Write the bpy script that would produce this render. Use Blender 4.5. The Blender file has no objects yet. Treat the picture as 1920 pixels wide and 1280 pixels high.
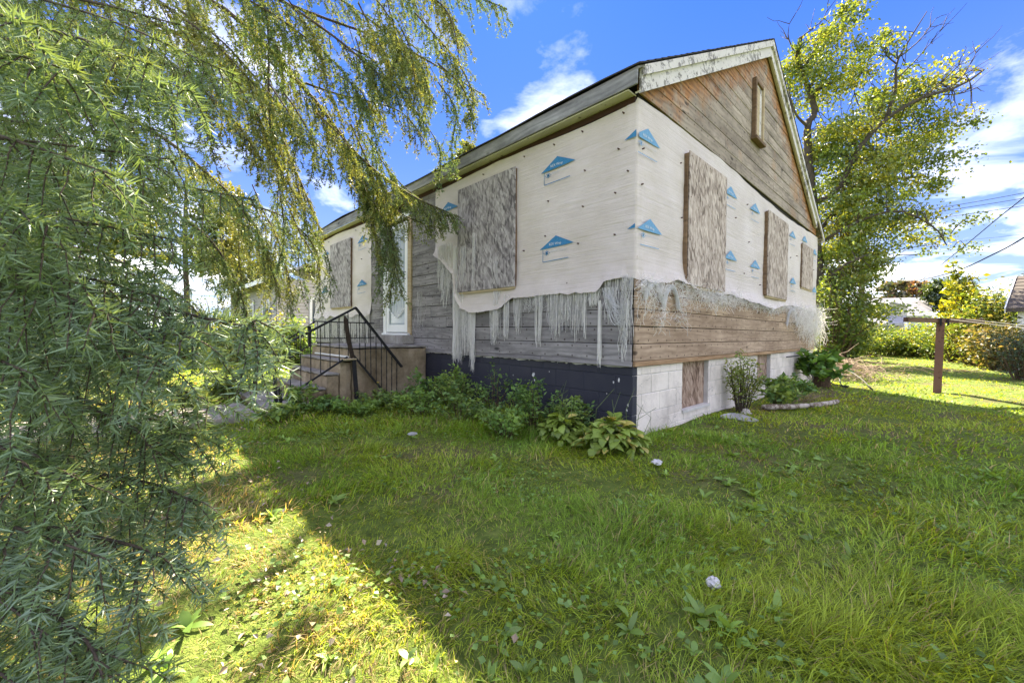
import bpy, math, random
import numpy as np
from mathutils import Vector, Matrix

SC = bpy.context.scene
COL = SC.collection
rng = np.random.default_rng(11)
random.seed(4)
R = math.radians

# ------------------------------------------------------------------ camera
FPX = 763.0
CAM = np.array([-3.642, -2.096, 1.071])
_yaw, _pit, _rol = R(46.48), R(-1.145), R(0.505)
FWD = np.array([math.cos(_pit) * math.cos(_yaw), math.cos(_pit) * math.sin(_yaw), math.sin(_pit)])
_r0 = np.array([math.sin(_yaw), -math.cos(_yaw), 0.0])
_u0 = np.cross(_r0, FWD)
RGT = _r0 * math.cos(_rol) + _u0 * math.sin(_rol)
UPV = _u0 * math.cos(_rol) - _r0 * math.sin(_rol)
cam = bpy.data.objects.new('camera', bpy.data.cameras.new('camera'))
COL.objects.link(cam)
cam.data.sensor_width = 36.0
cam.data.lens = FPX / 1920 * 36
cam.data.clip_start = 0.02
cam.data.clip_end = 3000
cam.matrix_world = Matrix(((RGT[0], UPV[0], -FWD[0], CAM[0]), (RGT[1], UPV[1], -FWD[1], CAM[1]),
                           (RGT[2], UPV[2], -FWD[2], CAM[2]), (0, 0, 0, 1)))
SC.camera = cam


def at(px, py, d):
    """point that stands d metres deep in front of the photographer"""
    return CAM + d * (FWD + RGT * (px - 960) / FPX - UPV * (py - 640) / FPX)


# ------------------------------------------------------------------ node helper
class T:
    def __init__(s, nt):
        s.nt = nt
        nt.nodes.clear()

    def __call__(s, typ, props=None, **kw):
        nd = s.nt.nodes.new('ShaderNode' + typ)
        for k, v in (props or {}).items():
            setattr(nd, k, v)
        for k, v in kw.items():
            if k[0] == 'i' and k[1:].isdigit():
                sk = nd.inputs[int(k[1:])]
            else:
                sk = nd.inputs[k.replace('_', ' ')]
            s.put(sk, v)
        return nd

    def put(s, sk, v):
        if isinstance(v, bpy.types.Node):
            v = v.outputs[0]
        if isinstance(v, bpy.types.NodeSocket):
            s.nt.links.new(v, sk)
        elif isinstance(v, (tuple, list)) and len(v) == 3 and sk.type == 'RGBA':
            sk.default_value = (*v, 1)
        else:
            sk.default_value = v

    def math(s, op, a, b=0.0, clamp=False):
        return s('Math', dict(operation=op, use_clamp=clamp), i0=a, i1=b)

    def mix(s, f, a, b, mode='MIX'):
        nd = s('Mix', dict(data_type='RGBA', blend_type=mode), i0=f, i6=a, i7=b)
        return nd.outputs[2]

    def ramp(s, f, stops, interp='LINEAR'):
        nd = s('ValToRGB', Fac=f)
        cr = nd.color_ramp
        cr.interpolation = interp
        while len(cr.elements) < len(stops):
            cr.elements.new(0.5)
        for e, (p, c) in zip(cr.elements, stops):
            e.position = p
            e.color = (c, c, c, 1) if isinstance(c, (int, float)) else (*c, 1)
        return nd.outputs[0]

    def mapr(s, v, a, b, c=0.0, d=1.0):
        return s('MapRange', Value=v, From_Min=a, From_Max=b, To_Min=c, To_Max=d).outputs[0]

    def vmul(s, v, xyz):
        return s('VectorMath', dict(operation='MULTIPLY'), i0=v, i1=xyz)

    def vadd(s, v, w):
        return s('VectorMath', dict(operation='ADD'), i0=v, i1=w)

    def noise(s, v, scale, detail=4, rough=0.55, dist=0.0):
        return s('TexNoise', Vector=v, Scale=scale, Detail=detail, Roughness=rough, Distortion=dist).outputs['Fac']

    def out(s, sh, disp=None):
        o = s('OutputMaterial', Surface=sh)
        return o


# ------------------------------------------------------------------ world: sky with drifting cumulus, one sun
SUN = np.array([0.765, 0.773, 1.0])
SUN /= np.linalg.norm(SUN)
SKY_STRENGTH = 0.15
w = bpy.data.worlds.new('World')
SC.world = w
w.use_nodes = True
t = T(w.node_tree)
sky = t('TexSky', dict(sky_type='NISHITA', sun_disc=False, sun_elevation=math.asin(SUN[2]),
                       sun_rotation=math.atan2(SUN[0], SUN[1]), air_density=1.0, dust_density=0.25, ozone_density=2.5))
gen = t('TexCoord').outputs['Generated']
sep = t('SeparateXYZ', Vector=gen)
zc = t.math('MAXIMUM', sep.outputs[2], 0.04)
flat = t('CombineXYZ', X=t.math('DIVIDE', sep.outputs[0], t.math('ADD', zc, 0.12)),
         Y=t.math('DIVIDE', sep.outputs[1], t.math('ADD', zc, 0.12)), Z=0.0)
cn = t.noise(t.vadd(flat, (3.1, 1.7, 0.0)), 2.1, 8, 0.58, 0.4)
cl_bias = None
for (px, py, rad, amp) in ((1100, 190, 0.14, 0.06), (970, 235, 0.15, 0.06), (1870, 225, 0.15, 0.03), (1800, 335, 0.10, 0.09),
                           (1240, 20, 0.34, -0.30), (1640, 60, 0.42, -0.32), (900, 60, 0.20, -0.22), (600, 230, 0.42, -0.24), (1740, 430, 0.16, -0.08)):
    d = FWD + RGT * (px - 960) / FPX - UPV * (py - 640) / FPX
    d = d / np.linalg.norm(d)
    dist = t('VectorMath', dict(operation='DISTANCE'), i0=gen, i1=tuple(d)).outputs['Value']
    b = t.mapr(dist, 0.0, rad, amp, 0.0)
    cl_bias = b if cl_bias is None else t.math('ADD', cl_bias, b)
cl = t.math('ADD', cn, cl_bias)
cmask = t.ramp(cl, [(0.38, 0.0), (0.53, 0.08), (0.65, 0.36), (0.80, 0.95)], 'LINEAR')
# even out the aureole round the sun, deepen the blue, whiten toward the hazy horizon
lum = t('RGBToBW', Color=sky)
skyr = t.mix(1.0, sky, t.math('DIVIDE', 2.6, t.math('ADD', lum, 1.6)), 'MULTIPLY')
skyd = t.mix(1.0, t('HueSaturation', Saturation=1.25, Value=1.0, Color=skyr), (0.022, 0.072, 0.172), 'MULTIPLY')
hz_f = t.math('POWER', 2.718, t.math('MULTIPLY', t.math('MAXIMUM', sep.outputs[2], 0.0), -4.4))
skyh = t.mix(t.math('MULTIPLY', hz_f, 1.0), skyd, (0.40, 0.49, 0.64))
cloudc = t.mix(t.noise(flat, 3.0, 5), (4.7, 4.4, 4.0), (7.0, 6.5, 5.8))
wc = t.mix(cmask, skyh, cloudc)
bg = t('Background', Color=wc, Strength=SKY_STRENGTH)
t('OutputWorld', Surface=bg)

sun = bpy.data.objects.new('sun', bpy.data.lights.new('sun', 'SUN'))
COL.objects.link(sun)
sun.data.energy = 2.0
sun.data.angle = R(0.55)
sun.data.color = (1.0, 0.87, 0.66)
sun.rotation_euler = Vector(SUN).to_track_quat('Z', 'Y').to_euler()
sun.location = (20, 20, 30)

vs = SC.view_settings
vs.view_transform = 'Standard'
vs.look = 'None'
vs.exposure = 3.95
vs.gamma = 1.0
vs.use_curve_mapping = False
SC.cycles.use_denoising = True
SC.cycles.denoiser = 'OPENIMAGEDENOISE'
SC.cycles.max_bounces = 6
SC.cycles.diffuse_bounces = 3
SC.cycles.transmission_bounces = 4
SC.cycles.transparent_max_bounces = 4
SC.cycles.use_adaptive_sampling = False
SC.cycles.denoising_prefilter = 'ACCURATE'
SC.cycles.sample_clamp_indirect = 8.0
SC.cycles.caustics_reflective = False
SC.cycles.caustics_refractive = False

# ------------------------------------------------------------------ object helpers
OFF = {}


def off(p):
    return OFF.get(p.name, np.zeros(3)) if p is not None else np.zeros(3)


def tag(o, label=None, cat=None, group=None, kind=None):
    for k, v in (('label', label), ('category', cat), ('group', group), ('kind', kind)):
        if v:
            o[k] = v
    return o


def thing(name, loc, label, cat, group=None):
    o = bpy.data.objects.new(name, None)
    o.empty_display_size = 0.2
    COL.objects.link(o)
    o.location = loc
    OFF[o.name] = np.array(loc, float)
    return tag(o, label, cat, group)


def link(name, me, mat, parent=None, loc=None):
    o = bpy.data.objects.new(name, me)
    COL.objects.link(o)
    if mat is not None and not me.materials:
        me.materials.append(mat)
    if parent is not None:
        o.parent = parent
    if loc is not None:
        o.location = loc
    return o


def big_mesh(name, V, loops, sizes, col=None, smooth=False):
    """V (n,3); loops flat int array; sizes per-face vertex counts"""
    me = bpy.data.meshes.new(name)
    V = np.ascontiguousarray(V, np.float32)
    me.vertices.add(len(V))
    me.vertices.foreach_set('co', V.ravel())
    loops = np.ascontiguousarray(loops, np.int32)
    me.loops.add(len(loops))
    me.loops.foreach_set('vertex_index', loops)
    sizes = np.asarray(sizes, np.int32)
    st = np.zeros(len(sizes), np.int32)
    st[1:] = np.cumsum(sizes)[:-1]
    me.polygons.add(len(sizes))
    me.polygons.foreach_set('loop_start', st)
    if col is not None:
        a = me.attributes.new('Col', 'FLOAT_COLOR', 'POINT')
        c = np.ones((len(V), 4), np.float32)
        c[:, :3] = col
        a.data.foreach_set('color', c.ravel())
    me.update(calc_edges=True)
    me.validate()
    if smooth:
        me.polygons.foreach_set('use_smooth', np.ones(len(sizes), bool))
    return me


class MB:
    """collects shapes into one mesh"""

    def __init__(s):
        s.v = []
        s.f = []

    def poly(s, pts, faces):
        n = len(s.v)
        s.v += [tuple(map(float, p)) for p in pts]
        s.f += [tuple(i + n for i in f) for f in faces]
        return s

    def box(s, a, b, M=None):
        (x0, y0, z0), (x1, y1, z1) = a, b
        P = [(x0, y0, z0), (x1, y0, z0), (x1, y1, z0), (x0, y1, z0), (x0, y0, z1), (x1, y0, z1), (x1, y1, z1), (x0, y1, z1)]
        if M is not None:
            P = [tuple(M @ Vector(p)) for p in P]
        return s.poly(P, [(0, 3, 2, 1), (4, 5, 6, 7), (0, 1, 5, 4), (1, 2, 6, 5), (2, 3, 7, 6), (3, 0, 4, 7)])

    def bevbox(s, a, b, e, jit=0.0, rnd=None):
        """box with chamfered edges (24 verts)"""
        a = np.array(a, float)
        b = np.array(b, float)
        c = (a + b) / 2
        h = (b - a) / 2
        P = []
        idx = {}
        for ax in range(3):
            for sx in (-1, 1):
                for sy in (-1, 1):
                    for sz in (-1, 1):
                        sg = np.array([sx, sy, sz], float)
                        q = c + sg * (h - e)
                        q[ax] = c[ax] + sg[ax] * h[ax]
                        if rnd is not None:
                            q += rnd.normal(0, jit, 3)
                        idx[(ax, sx, sy, sz)] = len(P)
                        P.append(q)
        F = []
        for ax in range(3):
            for sg in (-1, 1):
                o = [i for i in range(3) if i != ax]
                q = []
                for (u, v) in ((-1, -1), (1, -1), (1, 1), (-1, 1)):
                    k = [0, 0, 0]
                    k[ax] = sg
                    k[o[0]] = u
                    k[o[1]] = v
                    q.append(idx[(ax, *k)])
                flip = (sg < 0) != (ax == 1)
                F.append(tuple(q[::-1]) if flip else tuple(q))
        for ax in range(3):
            o = [i for i in range(3) if i != ax]
            for u in (-1, 1):
                for v in (-1, 1):
                    k0 = [0, 0, 0]
                    k0[o[0]] = u
                    k0[o[1]] = v
                    k1 = list(k0)
                    k0[ax] = -1
                    k1[ax] = 1
                    F.append((idx[(o[0], *k0)], idx[(o[0], *k1)], idx[(o[1], *k1)], idx[(o[1], *k0)]))
        for sx in (-1, 1):
            for sy in (-1, 1):
                for sz in (-1, 1):
                    F.append(tuple(idx[(ax, sx, sy, sz)] for ax in range(3)))
        return s.poly(P, F)

    def beam(s, p, q, w, h, up=(0, 0, 1), ext=0.0):
        p = Vector(p)
        q = Vector(q)
        d = (q - p)
        L = d.length
        d.normalize()
        u = Vector(up)
        sd = d.cross(u)
        if sd.length < 1e-4:
            u = Vector((1, 0, 0))
            sd = d.cross(u)
        sd.normalize()
        u = sd.cross(d)
        M = Matrix(((d.x, sd.x, u.x, p.x), (d.y, sd.y, u.y, p.y), (d.z, sd.z, u.z, p.z), (0, 0, 0, 1)))
        return s.box((-ext, -w / 2, -h / 2), (L + ext, w / 2, h / 2), M)

    def tube(s, pts, rad, n=6, cap=True):
        pts = [Vector(p) for p in pts]
        rad = rad if hasattr(rad, '__len__') else [rad] * len(pts)
        rings = []
        ref = Vector((0.3, 0.2, 0.93))
        for i, p in enumerate(pts):
            d = (pts[min(i + 1, len(pts) - 1)] - pts[max(i - 1, 0)])
            if d.length < 1e-9:
                d = Vector((0, 0, 1))
            d.normalize()
            a = d.cross(ref)
            if a.length < 0.05:
                a = d.cross(Vector((1, 0, 0)))
            a.normalize()
            b = d.cross(a)
            rings.append([p + (a * math.cos(2 * math.pi * k / n) + b * math.sin(2 * math.pi * k / n)) * rad[i] for k in range(n)])
        base = len(s.v)
        for r_ in rings:
            s.v += [tuple(p) for p in r_]
        for i in range(len(pts) - 1):
            for k in range(n):
                k2 = (k + 1) % n
                s.f.append((base + i * n + k, base + i * n + k2, base + (i + 1) * n + k2, base + (i + 1) * n + k))
        if cap:
            s.f.append(tuple(base + k for k in range(n))[::-1])
            s.f.append(tuple(base + (len(pts) - 1) * n + k for k in range(n)))
        return s

    def mesh(s, name, o=(0, 0, 0), smooth=False):
        me = bpy.data.meshes.new(name)
        V = np.array(s.v, float) - np.array(o, float)
        me.from_pydata(V.tolist(), [], s.f)
        me.update()
        if smooth:
            for p in me.polygons:
                p.use_smooth = True
        return me

    def build(s, name, mat, parent=None, smooth=False, loc=None):
        """world-space shapes -> one object; its origin is the parent's, or loc for a thing of its own"""
        o = off(parent) if parent is not None else np.array(loc if loc is not None else (0, 0, 0), float)
        ob = link(name, s.mesh(name, o, smooth), mat, parent, None if parent is not None else tuple(o))
        OFF[ob.name] = o
        return ob


def sub(name, V, loops, sizes, mat, parent, col=None, smooth=False, loc=None):
    o = off(parent) if parent is not None else np.array(loc if loc is not None else (0, 0, 0), float)
    me = big_mesh(name, np.asarray(V) - o, loops, sizes, col, smooth)
    ob = link(name, me, mat, parent, None if parent is not None else tuple(o))
    OFF[ob.name] = o
    return ob


# ------------------------------------------------------------------ vectorised foliage helpers
def unit(v):
    return v / np.maximum(np.linalg.norm(v, axis=-1, keepdims=True), 1e-9)


def vnoise(x, y, s, seed=0):
    """smooth value noise 0..1"""
    x = np.asarray(x) / s
    y = np.asarray(y) / s
    xi = np.floor(x).astype(np.int64)
    yi = np.floor(y).astype(np.int64)
    fx = x - xi
    fy = y - yi
    fx = fx * fx * (3 - 2 * fx)
    fy = fy * fy * (3 - 2 * fy)

    def h(a, b):
        n = (a * 374761393 + b * 668265263 + seed * 974634777) & 0xFFFFFFFF
        n = ((n ^ (n >> 13)) * 1274126177) & 0xFFFFFFFF
        return ((n ^ (n >> 16)) & 0xFFFF) / 65535.0
    return (h(xi, yi) * (1 - fx) + h(xi + 1, yi) * fx) * (1 - fy) + (h(xi, yi + 1) * (1 - fx) + h(xi + 1, yi + 1) * fx) * fy


def strips(P, az, L, W, elev, droop, prof, col, roll=None):
    """N curved blades; prof = relative half widths, last row is the single tip"""
    N = len(P)
    K = len(prof)
    tt = np.arange(K + 1) / K
    el = elev[:, None] - droop[:, None] * (tt[None, :-1] + 0.5 / K)
    seg = (L / K)[:, None]
    dh = np.cos(el) * seg
    dz = np.sin(el) * seg
    ch = np.concatenate([np.zeros((N, 1)), np.cumsum(dh, 1)], 1)
    cz = np.concatenate([np.zeros((N, 1)), np.cumsum(dz, 1)], 1)
    dx, dy = np.cos(az), np.sin(az)
    C = np.stack([P[:, 0:1] + ch * dx[:, None], P[:, 1:2] + ch * dy[:, None], P[:, 2:3] + cz], -1)
    sd = np.stack([-dy, dx, np.zeros(N)], -1)
    if roll is not None:
        upv = np.stack([-np.sin(elev) * dx, -np.sin(elev) * dy, np.cos(elev)], -1)
        sd = sd * np.cos(roll)[:, None] + upv * np.sin(roll)[:, None]
    V = np.zeros((N, 2 * K + 1, 3))
    pr = np.array(prof)
    for k in range(K):
        V[:, 2 * k] = C[:, k] + sd * (W * pr[k])[:, None]
        V[:, 2 * k + 1] = C[:, k] - sd * (W * pr[k])[:, None]
    V[:, 2 * K] = C[:, K]
    lp = []
    sz = []
    for k in range(K - 1):
        lp += [2 * k, 2 * k + 1, 2 * k + 3, 2 * k + 2]
        sz.append(4)
    lp += [2 * K - 2, 2 * K - 1, 2 * K]
    sz.append(3)
    loops = (np.arange(N)[:, None] * (2 * K + 1) + np.array(lp)[None]).ravel()
    sizes = np.tile(sz, N)
    return V.reshape(-1, 3), loops, sizes, np.repeat(col, 2 * K + 1, 0)


def leaves(P, D, Nn, L, W, col, fold=0.15, wide=0.45):
    """N diamond leaves: stalk point P, axis D, face normal Nn"""
    N = len(P)
    D = unit(D)
    S = unit(np.cross(D, Nn))
    Nn = np.cross(S, D)
    L = L[:, None]
    W = W[:, None]
    V = np.stack([P, P + D * L * wide + S * W * .5 + Nn * L * fold, P + D * L, P + D * L * wide - S * W * .5 + Nn * L * fold], 1)
    loops = (np.arange(N)[:, None] * 4 + np.array([0, 1, 2, 0, 2, 3])[None]).ravel()
    return V.reshape(-1, 3), loops, np.full(2 * N, 3), np.repeat(col, 4, 0)


def join(parts):
    Vs, Ls, Ss, Cs = [], [], [], []
    n = 0
    for V, l, s_, c in parts:
        Vs.append(V)
        Ls.append(l + n)
        Ss.append(s_)
        Cs.append(c)
        n += len(V)
    return np.concatenate(Vs), np.concatenate(Ls), np.concatenate(Ss), np.concatenate(Cs)


def tubes(PL, RD, n=3):
    """PL (N,K,3) polylines, RD (N,K) radii -> open tubes"""
    N, K, _ = PL.shape
    d = np.gradient(PL, axis=1)
    d = unit(d)
    ref = np.array([0.31, 0.17, 0.93])
    a = np.cross(d, ref)
    bad = np.linalg.norm(a, axis=-1) < 0.1
    a[bad] = np.cross(d[bad], np.array([1.0, 0, 0]))
    a = unit(a)
    b = np.cross(d, a)
    ang = 2 * np.pi * np.arange(n) / n
    V = PL[:, :, None, :] + (a[:, :, None, :] * np.cos(ang)[None, None, :, None] + b[:, :, None, :] * np.sin(ang)[None, None, :, None]) * RD[:, :, None, None]
    lp = []
    for k in range(K - 1):
        for j in range(n):
            j2 = (j + 1) % n
            lp += [k * n + j, k * n + j2, (k + 1) * n + j2, (k + 1) * n + j]
    loops = (np.arange(N)[:, None] * (K * n) + np.array(lp)[None]).ravel()
    sizes = np.full(N * (K - 1) * n, 4)
    return V.reshape(-1, 3), loops, sizes, np.ones((N * K * n, 3))


def ribbons(PL, Wd, col):
    """PL (N,K,3) strands as thin two-sided ribbons with random facing"""
    N, K, _ = PL.shape
    d = unit(np.gradient(PL, axis=1))
    rv = unit(rng.normal(size=(N, 1, 3)))
    s_ = unit(np.cross(d, np.broadcast_to(rv, d.shape)))
    V = np.stack([PL + s_ * Wd[:, None, None], PL - s_ * Wd[:, None, None]], 2)
    lp = []
    for k in range(K - 1):
        lp += [2 * k, 2 * k + 1, 2 * k + 3, 2 * k + 2]
    loops = (np.arange(N)[:, None] * (2 * K) + np.array(lp)[None]).ravel()
    return V.reshape(-1, 3), loops, np.full(N * (K - 1), 4), np.repeat(col, 2 * K, 0)


def smooth_path(pts, n):
    P = np.array(pts, float)
    m = len(P)
    Q = np.vstack([2 * P[0] - P[1], P, 2 * P[-1] - P[-2]])
    out = []
    for u in np.linspace(0, m - 1 - 1e-6, n):
        i = int(u)
        f = u - i
        a, b, c, d = Q[i], Q[i + 1], Q[i + 2], Q[i + 3]
        out.append(0.5 * ((2 * b) + (-a + c) * f + (2 * a - 5 * b + 4 * c - d) * f * f + (-a + 3 * b - 3 * c + d) * f ** 3))
    return np.array(out)


def gh(x, y):
    """height of the lawn"""
    return (0.018 * np.sin(1.3 * x + 0.7 * y) + 0.014 * np.sin(2.9 * x - 1.7 * y + 1) + 0.009 * np.sin(5.1 * x + 4.3 * y)
            + 0.05 * (vnoise(x, y, 0.9, 3) - .5))


# ------------------------------------------------------------------ materials
def newmat(name):
    m = bpy.data.materials.new(name)
    m.use_nodes = True
    return m, T(m.node_tree)


def simple(name, c, rough=0.7, var=0.25, scale=8.0, bump=0.15, metal=0.0, spec=0.35, c2=None):
    m, t = newmat(name)
    tc = t('TexCoord').outputs['Object']
    n = t.noise(tc, scale, 6, 0.6)
    c2 = c2 or tuple(x * (1 - var) for x in c)
    colr = t.mix(t.mapr(n, 0.35, 0.65), c2, c)
    bs = t('Bsdf' + 'Principled', Base_Color=colr, Roughness=rough, Metallic=metal, Specular_IOR_Level=spec,
           Normal=t('Bump', Strength=bump, Distance=0.01, Height=t.noise(tc, scale * 6, 4)))
    t.out(bs)
    return m


def wood(name, dark, light, nails=True, orange=False, blue=0.0):
    m, t = newmat(name)
    tc = t('TexCoord').outputs['Object']
    oi = t('ObjectInfo').outputs['Random']
    ov = t('CombineXYZ', X=t.math('MULTIPLY', oi, 31.0), Y=t.math('MULTIPLY', oi, 17.0), Z=t.math('MULTIPLY', oi, 9.0))
    v = t.vadd(tc, ov)
    warp = t.vadd(v, t.vmul(t('TexNoise', Vector=t.vmul(v, (1.6, 1, 5)), Scale=1.0, Detail=2).outputs['Color'], (0, 0, 0.09)))
    g1 = t.noise(t.vmul(warp, (1.2, 1, 34)), 1.0, 5, 0.6)
    g2 = t.noise(t.vmul(warp, (6, 1, 230)), 1.0, 3, 0.6)
    wv = t('TexWave', dict(bands_direction='Z'), Vector=t.vmul(warp, (0.35, 1, 1)), Scale=5.0, Distortion=9.0, Detail=2.0, Detail_Scale=0.8).outputs['Fac']
    g = t.math('ADD', t.math('MULTIPLY', g1, 0.62), t.math('ADD', t.math('MULTIPLY', g2, 0.22), t.math('MULTIPLY', wv, 0.16)))
    colr = t.ramp(g, [(0.26, dark), (0.42, tuple(a * .4 + b * .6 for a, b in zip(dark, light))), (0.68, light)])
    # tone per board and blotchy weathering
    colr = t.mix(t.mapr(oi, 0, 1, 0.0, 0.45), colr, tuple(x * .55 for x in light))
    bl = t.mapr(t.noise(t.vmul(v, (1.1, 1, 3)), 1.0, 6, 0.7), 0.42, 0.62)
    colr = t.mix(t.math('MULTIPLY', bl, 0.62), colr, tuple(x * 1.0 for x in dark))
    if orange:
        pos = t('NewGeometry').outputs['Position']
        sp = t('SeparateXYZ', Vector=pos)
        rk = t.math('SUBTRACT', 5.72, t.math('MULTIPLY', t.math('ABSOLUTE', t.math('SUBTRACT', sp.outputs[0], 4.05)), 0.55))
        dz = t.math('SUBTRACT', rk, sp.outputs[2])
        dn = t.math('SUBTRACT', dz, t.math('MULTIPLY', t.math('SUBTRACT', t.noise(t.vmul(v, (5, 1, 3)), 1.0, 4, 0.7), 0.42), 1.3))
        om = t.mapr(dn, 0.38, 0.02)
        colr = t.mix(t.math('MULTIPLY', om, 0.9), colr, t.ramp(g, [(0.32, (0.13, 0.045, 0.015)), (0.65, (0.46, 0.22, 0.085))]))
        st = t.mapr(t.noise(t.vmul(pos, (0.9, 1, 1.4)), 1.0, 3, 0.5), 0.60, 0.70)
        colr = t.mix(t.math('MULTIPLY', st, 0.55), colr, (0.40, 0.22, 0.10))
    vo = t('TexVoronoi', dict(feature='F1'), Vector=t.vmul(warp, (1.9, 1, 4.6)), Scale=1.0)
    kn = t.mapr(t.math('ADD', vo.outputs['Distance'], t.math('MULTIPLY', g2, 0.05)), 0.155, 0.085)
    colr = t.mix(t.math('MULTIPLY', kn, 0.85), colr, tuple(x * .35 for x in dark))
    if nails:
        s3 = t('SeparateXYZ', Vector=tc)
        nx = t.math('SUBTRACT', t.math('PINGPONG', t.math('ADD', s3.outputs[0], t.math('MULTIPLY', oi, 3.0)), 0.2032), 0.1)
        nz = t.math('SUBTRACT', t.math('ABSOLUTE', s3.outputs[2]), 0.055)
        nd = t.math('SQRT', t.math('ADD', t.math('MULTIPLY', nx, nx), t.math('MULTIPLY', nz, nz)))
        nm = t.mapr(t.math('ADD', nd, t.math('MULTIPLY', g1, 0.012)), 0.020, 0.011)
        colr = t.mix(t.math('MULTIPLY', nm, 0.85), colr, (0.035, 0.02, 0.015))
    hgt = t.math('SUBTRACT', g, t.math('MULTIPLY', kn, 0.2))
    bs = t('BsdfPrincipled', Base_Color=colr, Roughness=0.85, Specular_IOR_Level=0.2,
           Normal=t('Bump', Strength=0.35, Distance=0.0015, Height=hgt))
    t.out(bs)
    return m


def osb(name, dark, mid, light):
    m, t = newmat(name)
    tc = t('TexCoord').outputs['Object']
    oi = t('ObjectInfo').outputs['Random']
    v = t.vadd(tc, t('CombineXYZ', X=t.math('MULTIPLY', oi, 13.0), Y=0.0, Z=t.math('MULTIPLY', oi, 7.0)))
    wv = t.vadd(v, t.vmul(t('TexNoise', Vector=v, Scale=7.0, Detail=2).outputs['Color'], (0.05, 0, 0.05)))
    a = t.noise(t.vmul(wv, (85, 1, 11)), 1.0, 5, 0.72)
    vr1 = t('TexVoronoi', Vector=t.vmul(wv, (42, 1, 13)), Scale=1.0).outputs['Color']
    v45 = t('Mapping', Vector=wv, Rotation=(0, R(35), 0))
    vr2 = t('TexVoronoi', Vector=t.vmul(v45, (30, 1, 10)), Scale=1.0).outputs['Color']
    f1 = t('SeparateColor', Color=vr1).outputs[0]
    f2 = t('SeparateColor', Color=vr2).outputs[1]
    big = t.noise(t.vmul(v, (3.0, 1, 1.6)), 1.0, 4, 0.6)
    g = t.math('ADD', t.math('MULTIPLY', a, 0.34), t.math('ADD', t.math('MULTIPLY', f1, 0.24), t.math('MULTIPLY', f2, 0.17)))
    g = t.math('ADD', g, t.math('MULTIPLY', t.math('SUBTRACT', big, 0.5), 0.35))
    colr = t.ramp(g, [(0.20, dark), (0.36, mid), (0.58, light)])
    bs = t('BsdfPrincipled', Base_Color=colr, Roughness=0.85, Specular_IOR_Level=0.2,
           Normal=t('Bump', Strength=0.5, Distance=0.006, Height=g))
    t.out(bs)
    return m


def wrap_mat():
    m, t = newmat('house_wrap_sheet')
    pos = t('NewGeometry').outputs['Position']
    sp = t('SeparateXYZ', Vector=pos)
    along = t.math('ADD', sp.outputs[0], sp.outputs[1])
    v = t('CombineXYZ', X=along, Y=0.0, Z=sp.outputs[2])
    dirt = t.noise(t.vmul(v, (1.3, 1, 2.2)), 1.0, 7, 0.66)
    colr = t.ramp(dirt, [(0.30, (0.51, 0.455, 0.395)), (0.44, (0.56, 0.50, 0.455)), (0.6, (0.62, 0.56, 0.525))])
    low = t.mapr(t.math('ADD', sp.outputs[2], t.math('MULTIPLY', dirt, 0.5)), 2.0, 1.65)
    colr = t.mix(t.math('MULTIPLY', low, 0.25), colr, (0.50, 0.47, 0.41))
    crease = t.noise(t.vmul(v, (0.9, 1, 30)), 1.0, 5, 0.65, 0.8)
    weave = t.noise(t.vmul(v, (3, 1, 120)), 1.0, 2)
    weav2 = t.noise(t.vmul(v, (150, 1, 4)), 1.0, 2)
    h = t.math('ADD', t.math('MULTIPLY', crease, 1.0), t.math('ADD', t.math('MULTIPLY', weave, 0.22), t.math('MULTIPLY', weav2, 0.16)))
    bs = t('BsdfPrincipled', Base_Color=colr, Roughness=0.55, Specular_IOR_Level=0.4,
           Normal=t('Bump', Strength=0.6, Distance=0.018, Height=h))
    t.out(bs)
    return m


def block_mat(name, base, dirt, chips, chipc, crack=0.0):
    m, t = newmat(name)
    pos = t('NewGeometry').outputs['Position']
    oi = t('ObjectInfo').outputs['Random']
    n = t.noise(pos, 2.2, 6, 0.65)
    colr = t.mix(t.mapr(n, 0.42, 0.70), base, dirt)
    colr = t.mix(t.mapr(oi, 0, 1, 0.0, 0.18), colr, dirt)
    pores = t.noise(pos, 70.0, 3, 0.7)
    if crack:
        vo = t('TexVoronoi', dict(feature='DISTANCE_TO_EDGE'), Vector=t.vadd(pos, t.vmul(t('TexNoise', Vector=pos, Scale=6.0, Detail=4).outputs['Color'], (0.25, 0.25, 0.25))), Scale=3.0)
        ck = t.math('MULTIPLY', t.mapr(vo.outputs['Distance'], 0.008, 0.002), t.mapr(t.noise(pos, 1.7, 2), 0.52, 0.6))
        colr = t.mix(t.math('MULTIPLY', ck, crack), colr, (0.12, 0.11, 0.10))
        colr = t.mix(t.math('MULTIPLY', t.mapr(pores, 0.60, 0.75), 0.4), colr, (0.3, 0.29, 0.27))
    cm = t.mapr(t.noise(pos, 5.0, 8, 0.72), 1 - chips, 1 - chips + 0.012)
    colr = t.mix(cm, colr, chipc)
    bs = t('BsdfPrincipled', Base_Color=colr, Roughness=0.62, Specular_IOR_Level=0.35,
           Normal=t('Bump', Strength=0.6, Distance=0.006, Height=t.math('ADD', pores, t.math('MULTIPLY', cm, -0.6))))
    t.out(bs)
    return m


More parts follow.
